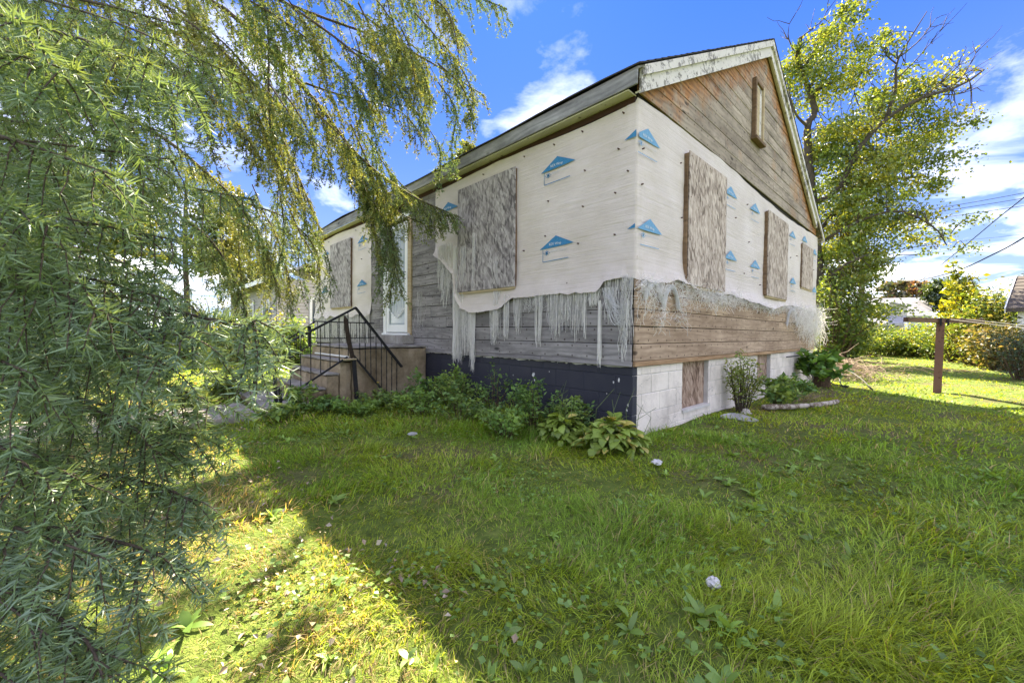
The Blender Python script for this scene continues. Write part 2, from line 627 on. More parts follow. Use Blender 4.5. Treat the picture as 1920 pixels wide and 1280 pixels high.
def concrete(name, c1, c2, c3):
    m, t = newmat(name)
    pos = t('NewGeometry').outputs['Position']
    n = t.noise(pos, 2.6, 7, 0.68)
    st = t.noise(t.vmul(pos, (7, 7, 0.8)), 1.0, 5, 0.6)
    colr = t.ramp(n, [(0.32, c1), (0.52, c2), (0.7, c3)])
    colr = t.mix(t.math('MULTIPLY', t.mapr(st, 0.5, 0.7), 0.55), colr, c1)
    fine = t.noise(pos, 60.0, 4, 0.7)
    colr = t.mix(t.math('MULTIPLY', t.mapr(fine, 0.56, 0.72), 0.6), colr, tuple(x * .5 for x in c1))
    bs = t('BsdfPrincipled', Base_Color=colr, Roughness=0.9, Specular_IOR_Level=0.2,
           Normal=t('Bump', Strength=0.8, Distance=0.012, Height=t.math('ADD', fine, t.math('MULTIPLY', n, 2.0))))
    t.out(bs)
    return m


def peel(name, paint, under, amount, flake_scale=14.0):
    """old paint flaking off"""
    m, t = newmat(name)
    tc = t('TexCoord').outputs['Object']
    n = t.noise(tc, flake_scale, 8, 0.75)
    big = t.noise(tc, 1.7, 3, 0.5)
    k = t.math('ADD', t.math('MULTIPLY', n, 0.7), t.math('MULTIPLY', big, 0.3))
    msk = t.mapr(k, 1 - amount, 1 - amount + 0.02)
    colr = t.mix(msk, t.mix(t.mapr(big, 0.35, 0.7), tuple(x * .82 for x in paint), paint), t.mix(t.noise(t.vmul(tc, (4, 40, 40)), 1.0), tuple(x * .5 for x in under), under))
    bs = t('BsdfPrincipled', Base_Color=colr, Roughness=0.7, Specular_IOR_Level=0.3,
           Normal=t('Bump', Strength=0.5, Distance=0.004, Height=t.math('SUBTRACT', 1.0, msk)))
    t.out(bs)
    return m


def foliage(name, trans=0.45, gloss=0.06, gr=0.45, tint=(1.25, 1.02, 0.42), rough=0.5):
    """leaf: colour attribute, light shining through"""
    m, t = newmat(name)
    c = t('Attribute', dict(attribute_name='Col')).outputs['Color']
    df = t('BsdfDiffuse', Color=c)
    tl = t('BsdfTranslucent', Color=t.mix(1.0, c, tint, 'MULTIPLY'))
    mx = t('MixShader', i0=trans, i1=df, i2=tl)
    gl = t('BsdfGlossy', Color=(0.9, 0.95, 1.0), Roughness=gr)
    t.out(t('MixShader', i0=gloss, i1=mx, i2=gl))
    return m


M = {}
M['board_front'] = wood('weathered_grey_boards', (0.085, 0.08, 0.082), (0.39, 0.37, 0.365))
M['board_gable'] = wood('weathered_brown_boards', (0.175, 0.115, 0.072), (0.56, 0.425, 0.30))
M['board_peak'] = wood('grey_weathered_gable_boards', (0.115, 0.09, 0.07), (0.49, 0.415, 0.34), orange=True)
M['board_sill'] = wood('raw_sill_board', (0.20, 0.11, 0.05), (0.52, 0.36, 0.21), nails=False)
M['stick'] = wood('brown_trim', (0.08, 0.05, 0.03), (0.26, 0.17, 0.10), nails=False)
M['rawtrim'] = wood('pale_trim', (0.30, 0.21, 0.11), (0.60, 0.50, 0.34), nails=False)
M['osb_front'] = osb('weathered_strand_board', (0.11, 0.098, 0.10), (0.29, 0.265, 0.265), (0.50, 0.47, 0.46))
M['osb_gable'] = osb('weathered_tan_strand_board', (0.16, 0.125, 0.10), (0.40, 0.33, 0.28), (0.64, 0.56, 0.49))
M['osb_low'] = osb('brown_strand_board', (0.12, 0.075, 0.05), (0.30, 0.21, 0.15), (0.46, 0.36, 0.28))
M['wrap'] = wrap_mat()
M['core'] = simple('dark_wall_gap', (0.02, 0.016, 0.012), 0.95)
M['gapwood'] = simple('dark_stained_header', (0.05, 0.022, 0.012), 0.9)
M['ink'] = simple('blue_print_ink', (0.035, 0.21, 0.42), 0.6, 0.25, 40.0, 0.0)
M['inkfade'] = simple('faded_blue_print_ink', (0.13, 0.34, 0.56), 0.6, 0.25, 40.0, 0.0)
M['inkgrey'] = simple('grey_print_ink', (0.40, 0.45, 0.50), 0.6, 0.1, 20.0, 0.0)
M['inkwhite'] = simple('unprinted_white', (0.70, 0.74, 0.76), 0.6, 0.1, 20.0, 0.0)
M['nail'] = simple('rusty_cap_nail', (0.10, 0.055, 0.045), 0.7)
M['navy'] = block_mat('navy_painted_block', (0.025, 0.027, 0.042), (0.040, 0.041, 0.055), 0.30, (0.62, 0.60, 0.55))
M['whiteblock'] = block_mat('white_painted_block', (0.80, 0.735, 0.655), (0.50, 0.45, 0.39), 0.25, (0.36, 0.34, 0.31), 0.8)
M['navyjoint'] = simple('navy_joint', (0.035, 0.039, 0.058), 0.7)
M['whitejoint'] = simple('white_joint', (0.60, 0.58, 0.54), 0.8)
M['paintedge'] = simple('ragged_white_caulk', (0.66, 0.66, 0.64), 0.7)
M['conc'] = concrete('stained_step_concrete', (0.15, 0.115, 0.068), (0.31, 0.25, 0.165), (0.46, 0.39, 0.28))
M['tread'] = concrete('worn_tread_concrete', (0.19, 0.175, 0.155), (0.33, 0.31, 0.28), (0.46, 0.44, 0.40))
M['path'] = concrete('path_concrete', (0.20, 0.18, 0.15), (0.33, 0.30, 0.26), (0.44, 0.41, 0.36))
M['iron'] = peel('black_painted_iron', (0.016, 0.017, 0.020), (0.11, 0.045, 0.022), 0.40, 22.0)
M['white'] = peel('flaking_white_trim', (0.68, 0.645, 0.62), (0.30, 0.28, 0.26), 0.475, 12.0)
M['doorwhite'] = simple('white_door_metal', (0.80, 0.81, 0.80), 0.4, 0.06, 3.0, 0.02)
M['soffit'] = peel('yellowed_soffit', (0.56, 0.53, 0.42), (0.30, 0.27, 0.20), 0.40, 9.0)
M['fascia'] = wood('grey_weathered_fascia', (0.07, 0.07, 0.075), (0.42, 0.42, 0.42), nails=False)
M['shingle'] = simple('dark_asphalt_shingle', (0.055, 0.05, 0.048), 0.95, 0.4, 30.0, 0.5)
M['rotten'] = simple('rotten_dark_wood', (0.05, 0.035, 0.025), 0.9, 0.5, 25.0, 0.6)
M['bark'] = simple('spruce_bark', (0.10, 0.075, 0.055), 0.9, 0.5, 25.0, 0.6)
M['maplebark'] = simple('maple_bark', (0.085, 0.07, 0.055), 0.9, 0.5, 6.0, 0.6)
M['twig'] = simple('brown_twig', (0.13, 0.085, 0.05), 0.85, 0.4, 40.0, 0.2)
M['drytwig'] = simple('dry_twigs', (0.34, 0.26, 0.19), 0.9, 0.3, 20.0, 0.2)
M['rust'] = peel('rusty_post_paint', (0.20, 0.105, 0.075), (0.12, 0.05, 0.028), 0.45, 18.0)
M['post_wood'] = wood('clothes_post_wood', (0.07, 0.04, 0.025), (0.24, 0.15, 0.10), nails=False)
M['pole'] = simple('grey_pole_wood', (0.20, 0.17, 0.15), 0.9, 0.3, 3.0, 0.3)
M['wire'] = simple('black_wire', (0.02, 0.02, 0.022), 0.6)
M['rope'] = simple('pale_clothes_line', (0.55, 0.52, 0.45), 0.8)
M['paper'] = simple('white_litter', (0.58, 0.57, 0.54), 0.7, 0.08, 20.0, 0.2)
M['stone'] = simple('pale_stone', (0.55, 0.52, 0.46), 0.9, 0.3, 12.0, 0.6)
M['lidgrey'] = simple('pale_grey_plastic', (0.40, 0.40, 0.385), 0.5, 0.3, 6.0, 0.3)
M['log'] = peel('bleached_log', (0.46, 0.41, 0.33), (0.20, 0.15, 0.10), 0.48, 14.0)
M['siding_white'] = simple('white_siding', (0.46, 0.44, 0.41), 0.6, 0.12, 1.0, 0.05)
M['siding_grey'] = simple('pale_grey_siding', (0.55, 0.57, 0.60), 0.6, 0.1, 1.0, 0.05)
M['roof_grey'] = simple('grey_far_shingles', (0.36, 0.36, 0.38), 0.9, 0.25, 3.0, 0.3)
M['roof_brown'] = simple('brown_garage_shingles', (0.10, 0.085, 0.075), 0.9, 0.35, 6.0, 0.4)
M['brownpipe'] = simple('brown_pipe', (0.09, 0.05, 0.035), 0.5)
M['darkopen'] = simple('dark_opening', (0.03, 0.03, 0.032), 0.8)
m, t = newmat('window_glass')
t.out(t('BsdfPrincipled', Base_Color=(0.05, 0.07, 0.09), Roughness=0.08, Specular_IOR_Level=0.7))
M['glass'] = m
m, t = newmat('storm_door_glass')
t.out(t('BsdfPrincipled', Base_Color=(0.30, 0.36, 0.36), Roughness=0.06, Specular_IOR_Level=0.7))
M['doorglass'] = m
M['grass'] = foliage('grass_blade', 0.5, 0.015, 0.5)
M['leaf'] = foliage('broad_leaf', 0.42, 0.03, 0.45)
M['mapleleaf'] = foliage('maple_leaf', 0.45, 0.05, 0.4)
M['needle'] = foliage('spruce_needle', 0.28, 0.04, 0.45, (1.35, 1.2, 0.5))
M['thread'] = foliage('frayed_thread', 0.4, 0.03, 0.5, (1, 1, 1))
M['litterleaf'] = foliage('dry_leaf', 0.25, 0.05, 0.4, (1.1, 1.0, 0.7))

# lawn soil under the blades
m, t = newmat('lawn_ground')
pos = t('NewGeometry').outputs['Position']
a = t.noise(pos, 0.55, 5, 0.6)
b = t.noise(pos, 9.0, 6, 0.7)
c = t.noise(pos, 60.0, 4, 0.7)
green = t.ramp(b, [(0.3, (0.075, 0.10, 0.022)), (0.55, (0.15, 0.21, 0.04)), (0.75, (0.25, 0.29, 0.07))])
soil = t.ramp(c, [(0.3, (0.07, 0.05, 0.03)), (0.7, (0.24, 0.185, 0.11))])
colr = t.mix(t.mapr(a, 0.52, 0.68), green, soil)
t.out(t('BsdfPrincipled', Base_Color=colr, Roughness=0.95, Specular_IOR_Level=0.1,
        Normal=t('Bump', Strength=0.9, Distance=0.04, Height=t.math('ADD', b, c))))
M['ground'] = m

# ------------------------------------------------------------------ ground and path
xs = np.concatenate([[-900, -300, -120, -60, -35, -20, -14], np.arange(-10, 22, 0.3), [24, 28, 35, 50, 80, 150, 400, 900]])
ys = np.concatenate([[-900, -300, -120, -60, -35, -20, -14], np.arange(-10, 22, 0.3), [24, 28, 35, 50, 80, 150, 400, 900]])
X, Y = np.meshgrid(xs, ys, indexing='ij')
Z = gh(X, Y)
nx, ny = X.shape
V = np.stack([X, Y, Z], -1).reshape(-1, 3)
ii, jj = np.meshgrid(np.arange(nx - 1), np.arange(ny - 1), indexing='ij')
q = np.stack([ii * ny + jj, (ii + 1) * ny + jj, (ii + 1) * ny + jj + 1, ii * ny + jj + 1], -1).reshape(-1, 4)
o = sub('ground', V, q.ravel(), np.full(len(q), 4), M['ground'], None, smooth=True)
tag(o, kind='structure')

# concrete path running out from the foot of the steps, two slabs with a joint
path = MB().box((-9.5, 3.75, -0.08), (-2.42, 4.9, 0.012)).build('path', M['path'])
tag(path, kind='structure')
for k in range(6):
    x1 = -2.44 - k * 1.18
    MB().bevbox((x1 - 1.165, 3.76, -0.05), (x1, 4.89, 0.034 + 0.006 * (k % 2)), 0.01).build('path_slab', M['path'], path)

# ------------------------------------------------------------------ the house
W, L, ZF, ZT = 8.28, 9.2, 0.745, 3.34
house = thing('house', (0, 0, 0), 'abandoned boarded up house with torn white wrap over weathered boards', 'house')


def roof_z(x):
    return 5.9 - 0.55 * abs(x - 4.05)


def place_board(name, mat, parent, p0, axis, length, zc, height, depth, jit=0.0015, taper=None):
    """a board lying along axis ('x' on the gable, 'y' on the front), local x = length, z centred; p0 = start of its run"""
    mb = MB()
    e = 0.004
    mb.bevbox((0, -depth / 2, -height / 2), (length, depth / 2, height / 2), e, jit, rng)
    me = mb.mesh(name)
    o = link(name, me, mat, parent)
    if axis == 'x':
        o.location = (p0, -depth / 2 + rng.uniform(-0.003, 0.003), zc)
    else:
        o.rotation_euler = (0, 0, R(90))
        o.location = (-depth / 2 + rng.uniform(-0.003, 0.003), p0, zc)
    o.rotation_euler.y = rng.normal(0, 0.0012)
    return o


def runs(a, b, lo=1.3, hi=3.8):
    """split a run into plank lengths"""
    out = []
    x = a
    while x < b - 0.02:
        n = min(b, x + rng.uniform(lo, hi))
        if b - n < 0.5:
            n = b
        out.append((x, n))
        x = n
    return out


# --- foundation: recessed joints with blocks standing proud
COURSES = [(-0.16, 0.052), (0.058, 0.252), (0.258, 0.452), (0.458, 0.652), (0.658, 0.742)]
WIN_B = [(1.16, 1.95, 0.17), (4.03, 4.80, 0.27)]   # basement openings in the gable foundation (x0, x1, sill)
ff = MB().box((0.0155, 0.016, -0.3), (0.22, L, ZF - 0.004)).build('foundation_wall', M['navyjoint'], house)
fg = MB()
for (a, b) in ((0.022, 1.16), (1.95, 4.03), (4.80, W - 0.02)):
    fg.box((a, 0.0145, -0.3), (b, 0.22, ZF - 0.006))
fg.box((1.16, 0.0145, -0.3), (1.95, 0.22, 0.17)).box((4.03, 0.0145, -0.3), (4.80, 0.22, 0.27))
fg = fg.build('foundation_wall', M['whitejoint'], house)
for ci, (z0, z1) in enumerate(COURSES):
    y = -0.2 if ci % 2 else 0.0
    while y < L:
        a, b = max(y, 0.0), min(y + 0.394, L)
        if b - a > 0.03:
            MB().bevbox((0.010, a + 0.003, z0), (0.10, b - 0.003, z1), 0.005, 0.0012, rng).build('concrete_block', M['navy'], ff)
        y += 0.4
    x = 0.0 if ci % 2 else -0.2
    while x < W:
        a, b = max(x, 0.011), min(x + 0.394, W)
        pieces = [(a, b, z0, z1)]
        for (w0, w1, ws) in WIN_B:
            nxt = []
            for (p, q_, c0, c1) in pieces:
                if q_ <= w0 or p >= w1 or c1 <= ws:
                    nxt.append((p, q_, c0, c1))
                    continue
                if c0 < ws - 0.02:
                    nxt.append((p, q_, c0, ws - 0.004))
                    c0b = ws
                if p < w0 - 0.03:
                    nxt.append((p, w0, max(c0, ws) if c0 < ws else c0, c1))
                if q_ > w1 + 0.03:
                    nxt.append((w1, q_, max(c0, ws) if c0 < ws else c0, c1))
            pieces = nxt
        for (p, q_, c0, c1) in pieces:
            if q_ - p > 0.03 and c1 - c0 > 0.02:
                MB().bevbox((p + 0.003, 0.008, c0), (q_ - 0.003, 0.10, c1), 0.005, 0.0014, rng).build('concrete_block', M['whiteblock'], fg)
        x += 0.4
# boarded basement windows set back in the openings
for (w0, w1, ws) in WIN_B:
    b = MB().bevbox((-(w1 - w0) / 2, -0.006, -(0.735 - ws) / 2), ((w1 - w0) / 2, 0.006, (0.735 - ws) / 2), 0.002)
    o = link('basement_window_board', b.mesh('basement_window_board'), M['osb_low'], house, ((w0 + w1) / 2, 0.075, (0.735 + ws) / 2))
    MB().box((w0 - 0.01, -0.012, ws - 0.03), (w1 + 0.01, 0.06, ws + 0.004)).build('basement_sill', M['whitejoint'], house)

# --- wall cores and board sheathing
fw = MB().box((0.004, 0.03, ZF + 0.004), (0.16, L, ZT + 0.06)).build('front_wall', M['core'], house)
gw = MB()
gp = [(0.03, ZF + 0.004), (W - 0.03, ZF + 0.004), (W - 0.03, roof_z(W) - 0.14), (4.05, roof_z(4.05) - 0.14), (0.03, roof_z(0) - 0.14)]
gw.poly([(x, 0.006, z) for x, z in gp] + [(x, 0.15, z) for x, z in gp],
        [(0, 1, 2, 3, 4), (9, 8, 7, 6, 5)] + [(i, i + 5, (i + 1) % 5 + 5, (i + 1) % 5) for i in range(5)])
gw = gw.build('gable_wall', M['core'], house)
BP = 0.1755
# sill strips above the block
for (a, b) in runs(0.0, 3.85, 1.2, 2.5):
    place_board('board', M['board_front'], fw, a + 0.002, 'y', b - a - 0.004, ZF + 0.028, 0.05, 0.024)
for (a, b) in runs(0.0, W, 1.5, 3.0):
    place_board('board', M['board_sill'], gw, a + 0.002, 'x', b - a - 0.004, ZF + 0.028, 0.05, 0.028)
z = ZF + 0.058
row = 0
while z < ZT:
    zc = z + BP / 2 - 0.003
    h = BP - 0.007
    if z < 1.75:
        for (a, b) in runs(0.006, L, 1.6, 4.2):
            if b > 4.28 and a < 5.26 and zc > 1.0:      # the doorway
                if a < 4.25:
                    place_board('board', M['board_front'], fw, a + 0.002, 'y', 4.25 - a - 0.004, zc, h, 0.022)
                if b > 5.29:
                    place_board('board', M['board_front'], fw, 5.29, 'y', b - 5.29 - 0.004, zc, h, 0.022)
            else:
                place_board('board', M['board_front'], fw, a + 0.002, 'y', b - a - 0.004, zc, h, 0.022)
        for (a, b) in runs(0.0, W, 1.6, 4.5):
            place_board('board', M['board_gable'], gw, a + 0.002, 'x', b - a - 0.004, zc, h, 0.026)
    else:
        hz = min(h, ZT - z)
        for (a, b) in ((2.9, 4.25), (5.29, 6.3)):
            a0 = a + rng.uniform(-.3, 0) * (a < 3)
            place_board('board', M['board_front'], fw, a0, 'y', b - a0, zc, h, 0.022)
    z += BP
    row += 1
# gable boards up to the rake, cut to the slope
while z < 5.75:
    zc = z + BP / 2 - 0.003
    h = BP - 0.007
    if z > 3.15:
        half = (5.9 - 0.17 - (z + h)) / 0.55
        x0 = max(0.0, 4.05 - half - 0.25)
        x1 = min(W, 4.05 + half + 0.25)
        if x1 - x0 > 0.3 and z + h < 5.72:
            for (a, b) in runs(x0, x1, 1.8, 4.5):
                place_board('board', M['board_peak'], gw, a + 0.002, 'x', b - a - 0.004, zc, h, 0.024)
    z += BP
# boards on the gable just under the wrap's top edge
place_board('board', M['board_peak'], gw, 0.0, 'x', 4.4, 3.26, BP, 0.022)
place_board('board', M['board_peak'], gw, 4.404, 'x', W - 4.404, 3.26, BP, 0.022)
# the two walls the picture does not show
MB().box((W - 0.10, 0.16, -0.3), (W - 0.001, L, ZT + 0.05)).build('rear_wall', M['siding_white'], house)
fe = MB()
gq = [(0.01, -0.3), (W - 0.01, -0.3), (W - 0.01, roof_z(W) - 0.14), (4.05, roof_z(4.05) - 0.14), (0.01, roof_z(0) - 0.14)]
fe.poly([(x, L - 0.14, z) for x, z in gq] + [(x, L, z) for x, z in gq],
        [(0, 1, 2, 3, 4), (9, 8, 7, 6, 5)] + [(i, i + 5, (i + 1) % 5 + 5, (i + 1) % 5) for i in range(5)])
fe.build('end_wall', M['siding_white'], house)

# --- roof: decks, shingle courses, fascia, soffit, rakes
OHF, OHG = 0.17, 0.115
rf = MB()
xe0, xe1 = -OHF, W + 0.25
yr0, yr1 = -OHG, L + 0.15


def slab(mb, xa, xb, za, zb, y0, y1, th):
    mb.poly([(xa, y0, za), (xb, y0, zb), (xb, y1, zb), (xa, y1, za), (xa, y0, za - th), (xb, y0, zb - th), (xb, y1, zb - th), (xa, y1, za - th)],
            [(0, 1, 2, 3), (7, 6, 5, 4), (0, 4, 5, 1), (1, 5, 6, 2), (2, 6, 7, 3), (3, 7, 4, 0)])


slab(rf, xe0, 4.05, roof_z(xe0) - 0.012, roof_z(4.05) - 0.012, yr0 + 0.01, yr1, 0.022)
slab(rf, 4.05, xe1, roof_z(4.05) - 0.012, roof_z(xe1) - 0.012, yr0 + 0.01, yr1, 0.022)
roof = rf.build('roof', M['board_front'], house)
ncs = 30
for side in (0, 1):
    for k in range(ncs):
        u0, u1 = k / ncs, (k + 1.25) / ncs
        mb = MB()
        if side == 0:
            xa, xb = xe0 - 0.02 + u0 * (4.07 + OHF), xe0 - 0.02 + min(u1, 1) * (4.07 + OHF)
        else:
            xa, xb = xe1 + 0.02 - u0 * (xe1 - 4.03), xe1 + 0.02 - min(u1, 1) * (xe1 - 4.03)
        za, zb = roof_z(xa) + 0.012, roof_z(xb) + 0.004
        ny_ = 24
        ys_ = np.linspace(yr0 - 0.02, yr1, ny_ + 1)
        pts, fs = [], []
        for j, yy in enumerate(ys_):
            jw = rng.normal(0, 0.002)
            sg = 0.018 * math.sin(yy * 1.1 + 0.6) + 0.01 * math.sin(yy * 2.9)
            sg *= (1 - k / ncs)
            pts += [(xa, yy, za + jw + sg), (xb, yy, zb + sg), (xb, yy, zb - 0.012 + sg), (xa, yy, za - 0.014 + jw + sg)]
        for j in range(ny_):
            b = j * 4
            for e_ in range(4):
                fs.append((b + e_, b + (e_ + 1) % 4, b + 4 + (e_ + 1) % 4, b + 4 + e_))
        fs += [(0, 1, 2, 3), (ny_ * 4 + 3, ny_ * 4 + 2, ny_ * 4 + 1, ny_ * 4)]
        mb.poly(pts, fs)
        mb.build('shingle_course', M['shingle'], roof)
# front fascia in two lengths and the soffit behind it
for (a, b) in ((yr0 + 0.015, 4.6), (4.605, yr1)):
    mb = MB().bevbox((0, -0.011, -0.073), (b - a, 0.011, 0.073), 0.003, 0.001, rng)
    o = link('fascia', mb.mesh('fascia'), M['fascia'], house, (-OHF + 0.011, a, roof_z(-OHF) - 0.095))
    o.rotation_euler = (0, 0, R(90))
for k, (a, b) in enumerate(((0.004, 2.9), (2.91, 6.1), (6.11, L))):
    MB().bevbox((-OHF + 0.024, a, 3.395 + 0.004 * (k % 2)), (0.0, b, 3.41 + 0.004 * (k % 2)), 0.002).build('soffit', M['soffit'], house)
MB().box((-0.026, 0.004, 3.330), (-0.001, L, 3.394)).build('frieze_board', M['gapwood'], house)
# rakes: wide lower board and a narrower proud upper one on each slope
for (xa, xb, nm) in ((-0.075, 4.05, 0), (4.05, W - 0.42, 1)):
    for (top, hgt, y0, y1, mt) in ((0.030, 0.235, -OHG + 0.018, -OHG + 0.045, 'white'), (0.018, 0.095, -OHG - 0.012, -OHG + 0.016, 'white')):
        mb = MB()
        za, zb = roof_z(xa) - top, roof_z(xb) - top
        P_ = [(xa, za - hgt), (xb, zb - hgt), (xb, zb), (xa, za)]
        mb.poly([(x, y0, z) for x, z in P_] + [(x, y1, z) for x, z in P_],
                [(0, 1, 2, 3), (7, 6, 5, 4)] + [(i, i + 4, (i + 1) % 4 + 4, (i + 1) % 4) for i in range(4)])
        mb.build('rake_board', M[mt], house)
    # boxed-in underside of the rake
    mb = MB()
    za, zb = roof_z(xa) - 0.235, roof_z(xb) - 0.235
    y0, y1 = -OHG + 0.046, (-0.03 if nm == 0 else -0.045)
    mb.poly([(xa, y0, za), (xb, y0, zb), (xb, y1, zb), (xa, y1, za), (xa, y0, za - .018), (xb, y0, zb - .018), (xb, y1, zb - .018), (xa, y1, za - .018)],
            [(0, 1, 2, 3), (7, 6, 5, 4), (0, 4, 5, 1), (1, 5, 6, 2), (2, 6, 7, 3), (3, 7, 4, 0)])
    mb.build('rake_soffit', M['soffit'], house)
# the torn open rear eave: fascia end, rafter tails, hanging lath
MB().beam((xe1 - 0.012, yr0 - 0.02, roof_z(xe1) - 0.08), (xe1 - 0.012, L, roof_z(xe1) - 0.08), 0.022, 0.11).build('fascia', M['white'], house)
MB().beam((W - 0.42, -OHG - 0.004, roof_z(W - 0.42) - 0.06), (xe1, -OHG - 0.004, roof_z(xe1) - 0.06), 0.022, 0.075).build('rake_board', M['white'], house)
for k in range(6):
    yy = 0.05 + 0.42 * k
    MB().beam((W - 0.3, yy, roof_z(W - .3) - 0.10), (xe1 - 0.03, yy, roof_z(xe1) - 0.10), 0.04, 0.10).build('rafter_tail', M['stick'], house)
for k in range(4):
    MB().beam((W - 0.35 + 0.16 * k, -0.09, roof_z(W - .35 + .16 * k) - 0.16), (W - 0.15 + 0.13 * k, 0.35, roof_z(W) - 0.20 - 0.02 * k), 0.05, 0.014).build('torn_lath', M['stick'], house)

# --- gable vent: narrow framed opening with flaking panel
vx0, vx1, vz0, vz1 = 3.36, 3.80, 4.13, 5.02
vent = MB().box((vx0 + 0.05, -0.055, vz0 + 0.05), (vx1 - 0.05, -0.03, vz1 - 0.05)).build('gable_vent', M['white'], house)
for (a, b) in (((vx0, vz0), (vx0 + 0.055, vz1)), ((vx1 - 0.055, vz0), (vx1, vz1))):
    MB().bevbox((a[0], -0.085, a[1]), (b[0], -0.028, b[1]), 0.004).build('frame', M['stick' if a[0] < 3.5 else 'rawtrim'], vent)
MB().bevbox((vx0 + 0.057, -0.083, vz1 - 0.055), (vx1 - 0.057, -0.028, vz1), 0.004).build('frame', M['stick'], vent)
MB().bevbox((vx0 - 0.02, -0.11, vz0 - 0.05), (vx1 + 0.02, -0.028, vz0 - 0.003), 0.004).build('sill', M['stick'], vent)
MB().box((vx0 + 0.12, -0.062, vz0 + 0.07), (vx0 + 0.26, -0.056, vz1 - 0.10)).build('bare_panel', M['rawtrim'], vent)

# --- boarded windows: strand board over a projecting frame
SCREW = MB().tube([(0, 0.002, 0), (0, -0.002, 0)], 0.006, 6).mesh('screw')


def window(axis, a, b, z0, z1, mat, label, proud=0.075):
    wd, hh = b - a, z1 - z0
    m_ = MB().bevbox((-wd / 2, -0.006, -hh / 2), (wd / 2, 0.006, hh / 2), 0.002, 0.001, rng)
    o = link('window_board', m_.mesh('window_board'), mat, house)
    cz = (z0 + z1) / 2
    if axis == 'y':
        o.rotation_euler = (0, 0, R(-90))
        o.location = (-proud, (a + b) / 2, cz)
    else:
        o.location = ((a + b) / 2, -proud, cz)
    o['label'] = label
    for sx in (-.46, 0, .46):
        for sz in (-.47, -.16, .16, .47):
            link('screw', SCREW, M['nail'], o, (sx * wd, -0.007, sz * hh))
    # casing behind the board, local frame shared with it
    for (p, q_, mt) in (((-wd / 2 - (0.025 if axis == 'x' else -0.012), 0.008, -hh / 2 + 0.01), (-wd / 2 + 0.045, proud - 0.012, hh / 2 - 0.03), 'stick'),
                        ((wd / 2 - 0.045, 0.008, -hh / 2 + 0.01), (wd / 2 - 0.012, proud - 0.012, hh / 2 - 0.01), 'stick'),
                        ((-wd / 2 + 0.036, 0.0085, hh / 2 - 0.05), (wd / 2 - 0.036, proud - 0.014, hh / 2 - 0.004), 'stick'),
                        ((-wd / 2 + 0.02, 0.0075, -hh / 2 - 0.03), (wd / 2 - 0.02, proud - 0.01, -hh / 2 + 0.008), 'rawtrim')):
        me = MB().bevbox(p, q_, 0.003).mesh('casing')
        link('casing', me, M[mt], o)
    return o


window('y', 1.62, 2.84, 1.665, 3.165, M['osb_front'], 'grey strand board over the big front window')
window('y', 6.79, 8.00, 1.63, 3.13, M['osb_front'], 'grey strand board over the front window past the door')
window('x', 1.03, 2.20, 1.65, 3.17, M['osb_gable'], 'tan strand board nearest the house corner on the gable wall', 0.085)
window('x', 4.12, 5.40, 1.74, 3.16, M['osb_gable'], 'tan strand board in the middle of the gable wall', 0.085)
window('x', 6.68, 7.72, 2.10, 3.03, M['osb_gable'], 'small tan strand board at the far end of the gable wall', 0.06)

# --- front door: white storm door with scrolled bars
DY0, DY1, DZ0, DZ1 = 4.30, 5.24, 1.05, 3.10
door = MB().box((-0.02, DY0 + 0.07, DZ0 + 0.02), (0.012, DY1 - 0.07, DZ1 - 0.06)).build('door', M['doorglass'], house)
for (a, b) in ((DY0 + 0.075, DY0 + 0.175), (DY1 - 0.175, DY1 - 0.075)):
    MB().bevbox((-0.045, a, DZ0 + 0.025), (-0.021, b, DZ1 - 0.065), 0.004).build('stile', M['doorwhite'], door)
for (a, b) in ((DZ0 + 0.03, DZ0 + 0.16), (DZ1 - 0.16, DZ1 - 0.07)):
    MB().bevbox((-0.044, DY0 + 0.177, a), (-0.021, DY1 - 0.177, b), 0.004).build('rail', M['doorwhite'], door)
for k in range(7):
    y = DY0 + 0.25 + k * 0.065
    zb = DZ0 + 0.40 - 0.11 * (1 - ((k - 3) / 3.3) ** 2)
    MB().tube([(-0.038, y, zb), (-0.038, y, DZ1 - 0.17)], 0.006, 6).build('bar', M['doorwhite'], door)
cv = [(-0.042, DY0 + 0.178 + (DY1 - DY0 - 0.356) * u, DZ0 + 0.46 - 0.17 * math.sin(math.pi * u)) for u in np.linspace(0, 1, 13)]
MB().tube(cv, 0.008, 6).build('bar', M['doorwhite'], door, True)
MB().tube([(-0.05, DY0 + 0.13, 2.02), (-0.085, DY0 + 0.13, 2.02), (-0.085, DY0 + 0.13, 2.14), (-0.05, DY0 + 0.13, 2.14)], 0.008, 6).build('handle', M['iron'], door)
for (a, b, mt) in ((DY0 - 0.05, DY0 + 0.066, 'rawtrim'), (DY1 - 0.066, DY1 + 0.05, 'doorwhite')):
    MB().bevbox((-0.05, a, DZ0 - 0.02), (0.0, b, DZ1), 0.004).build('door_frame', M[mt], house)
MB().bevbox((-0.052, DY0 - 0.06, DZ1 + 0.002), (0.0, DY1 + 0.06, DZ1 + 0.09), 0.004).build('door_frame', M['doorwhite'], house)
MB().bevbox((-0.10, DY0 - 0.02, DZ0 - 0.03), (0.0, DY1 + 0.02, DZ0 - 0.022 + 0.03), 0.005).build('threshold', M['doorwhite'], house)
MB().bevbox((-0.22, DY0 - 0.10, 0.862), (-0.003, DY1 + 0.06, DZ0 - 0.032), 0.012, 0.003, rng).build('door_step', M['tread'], house)

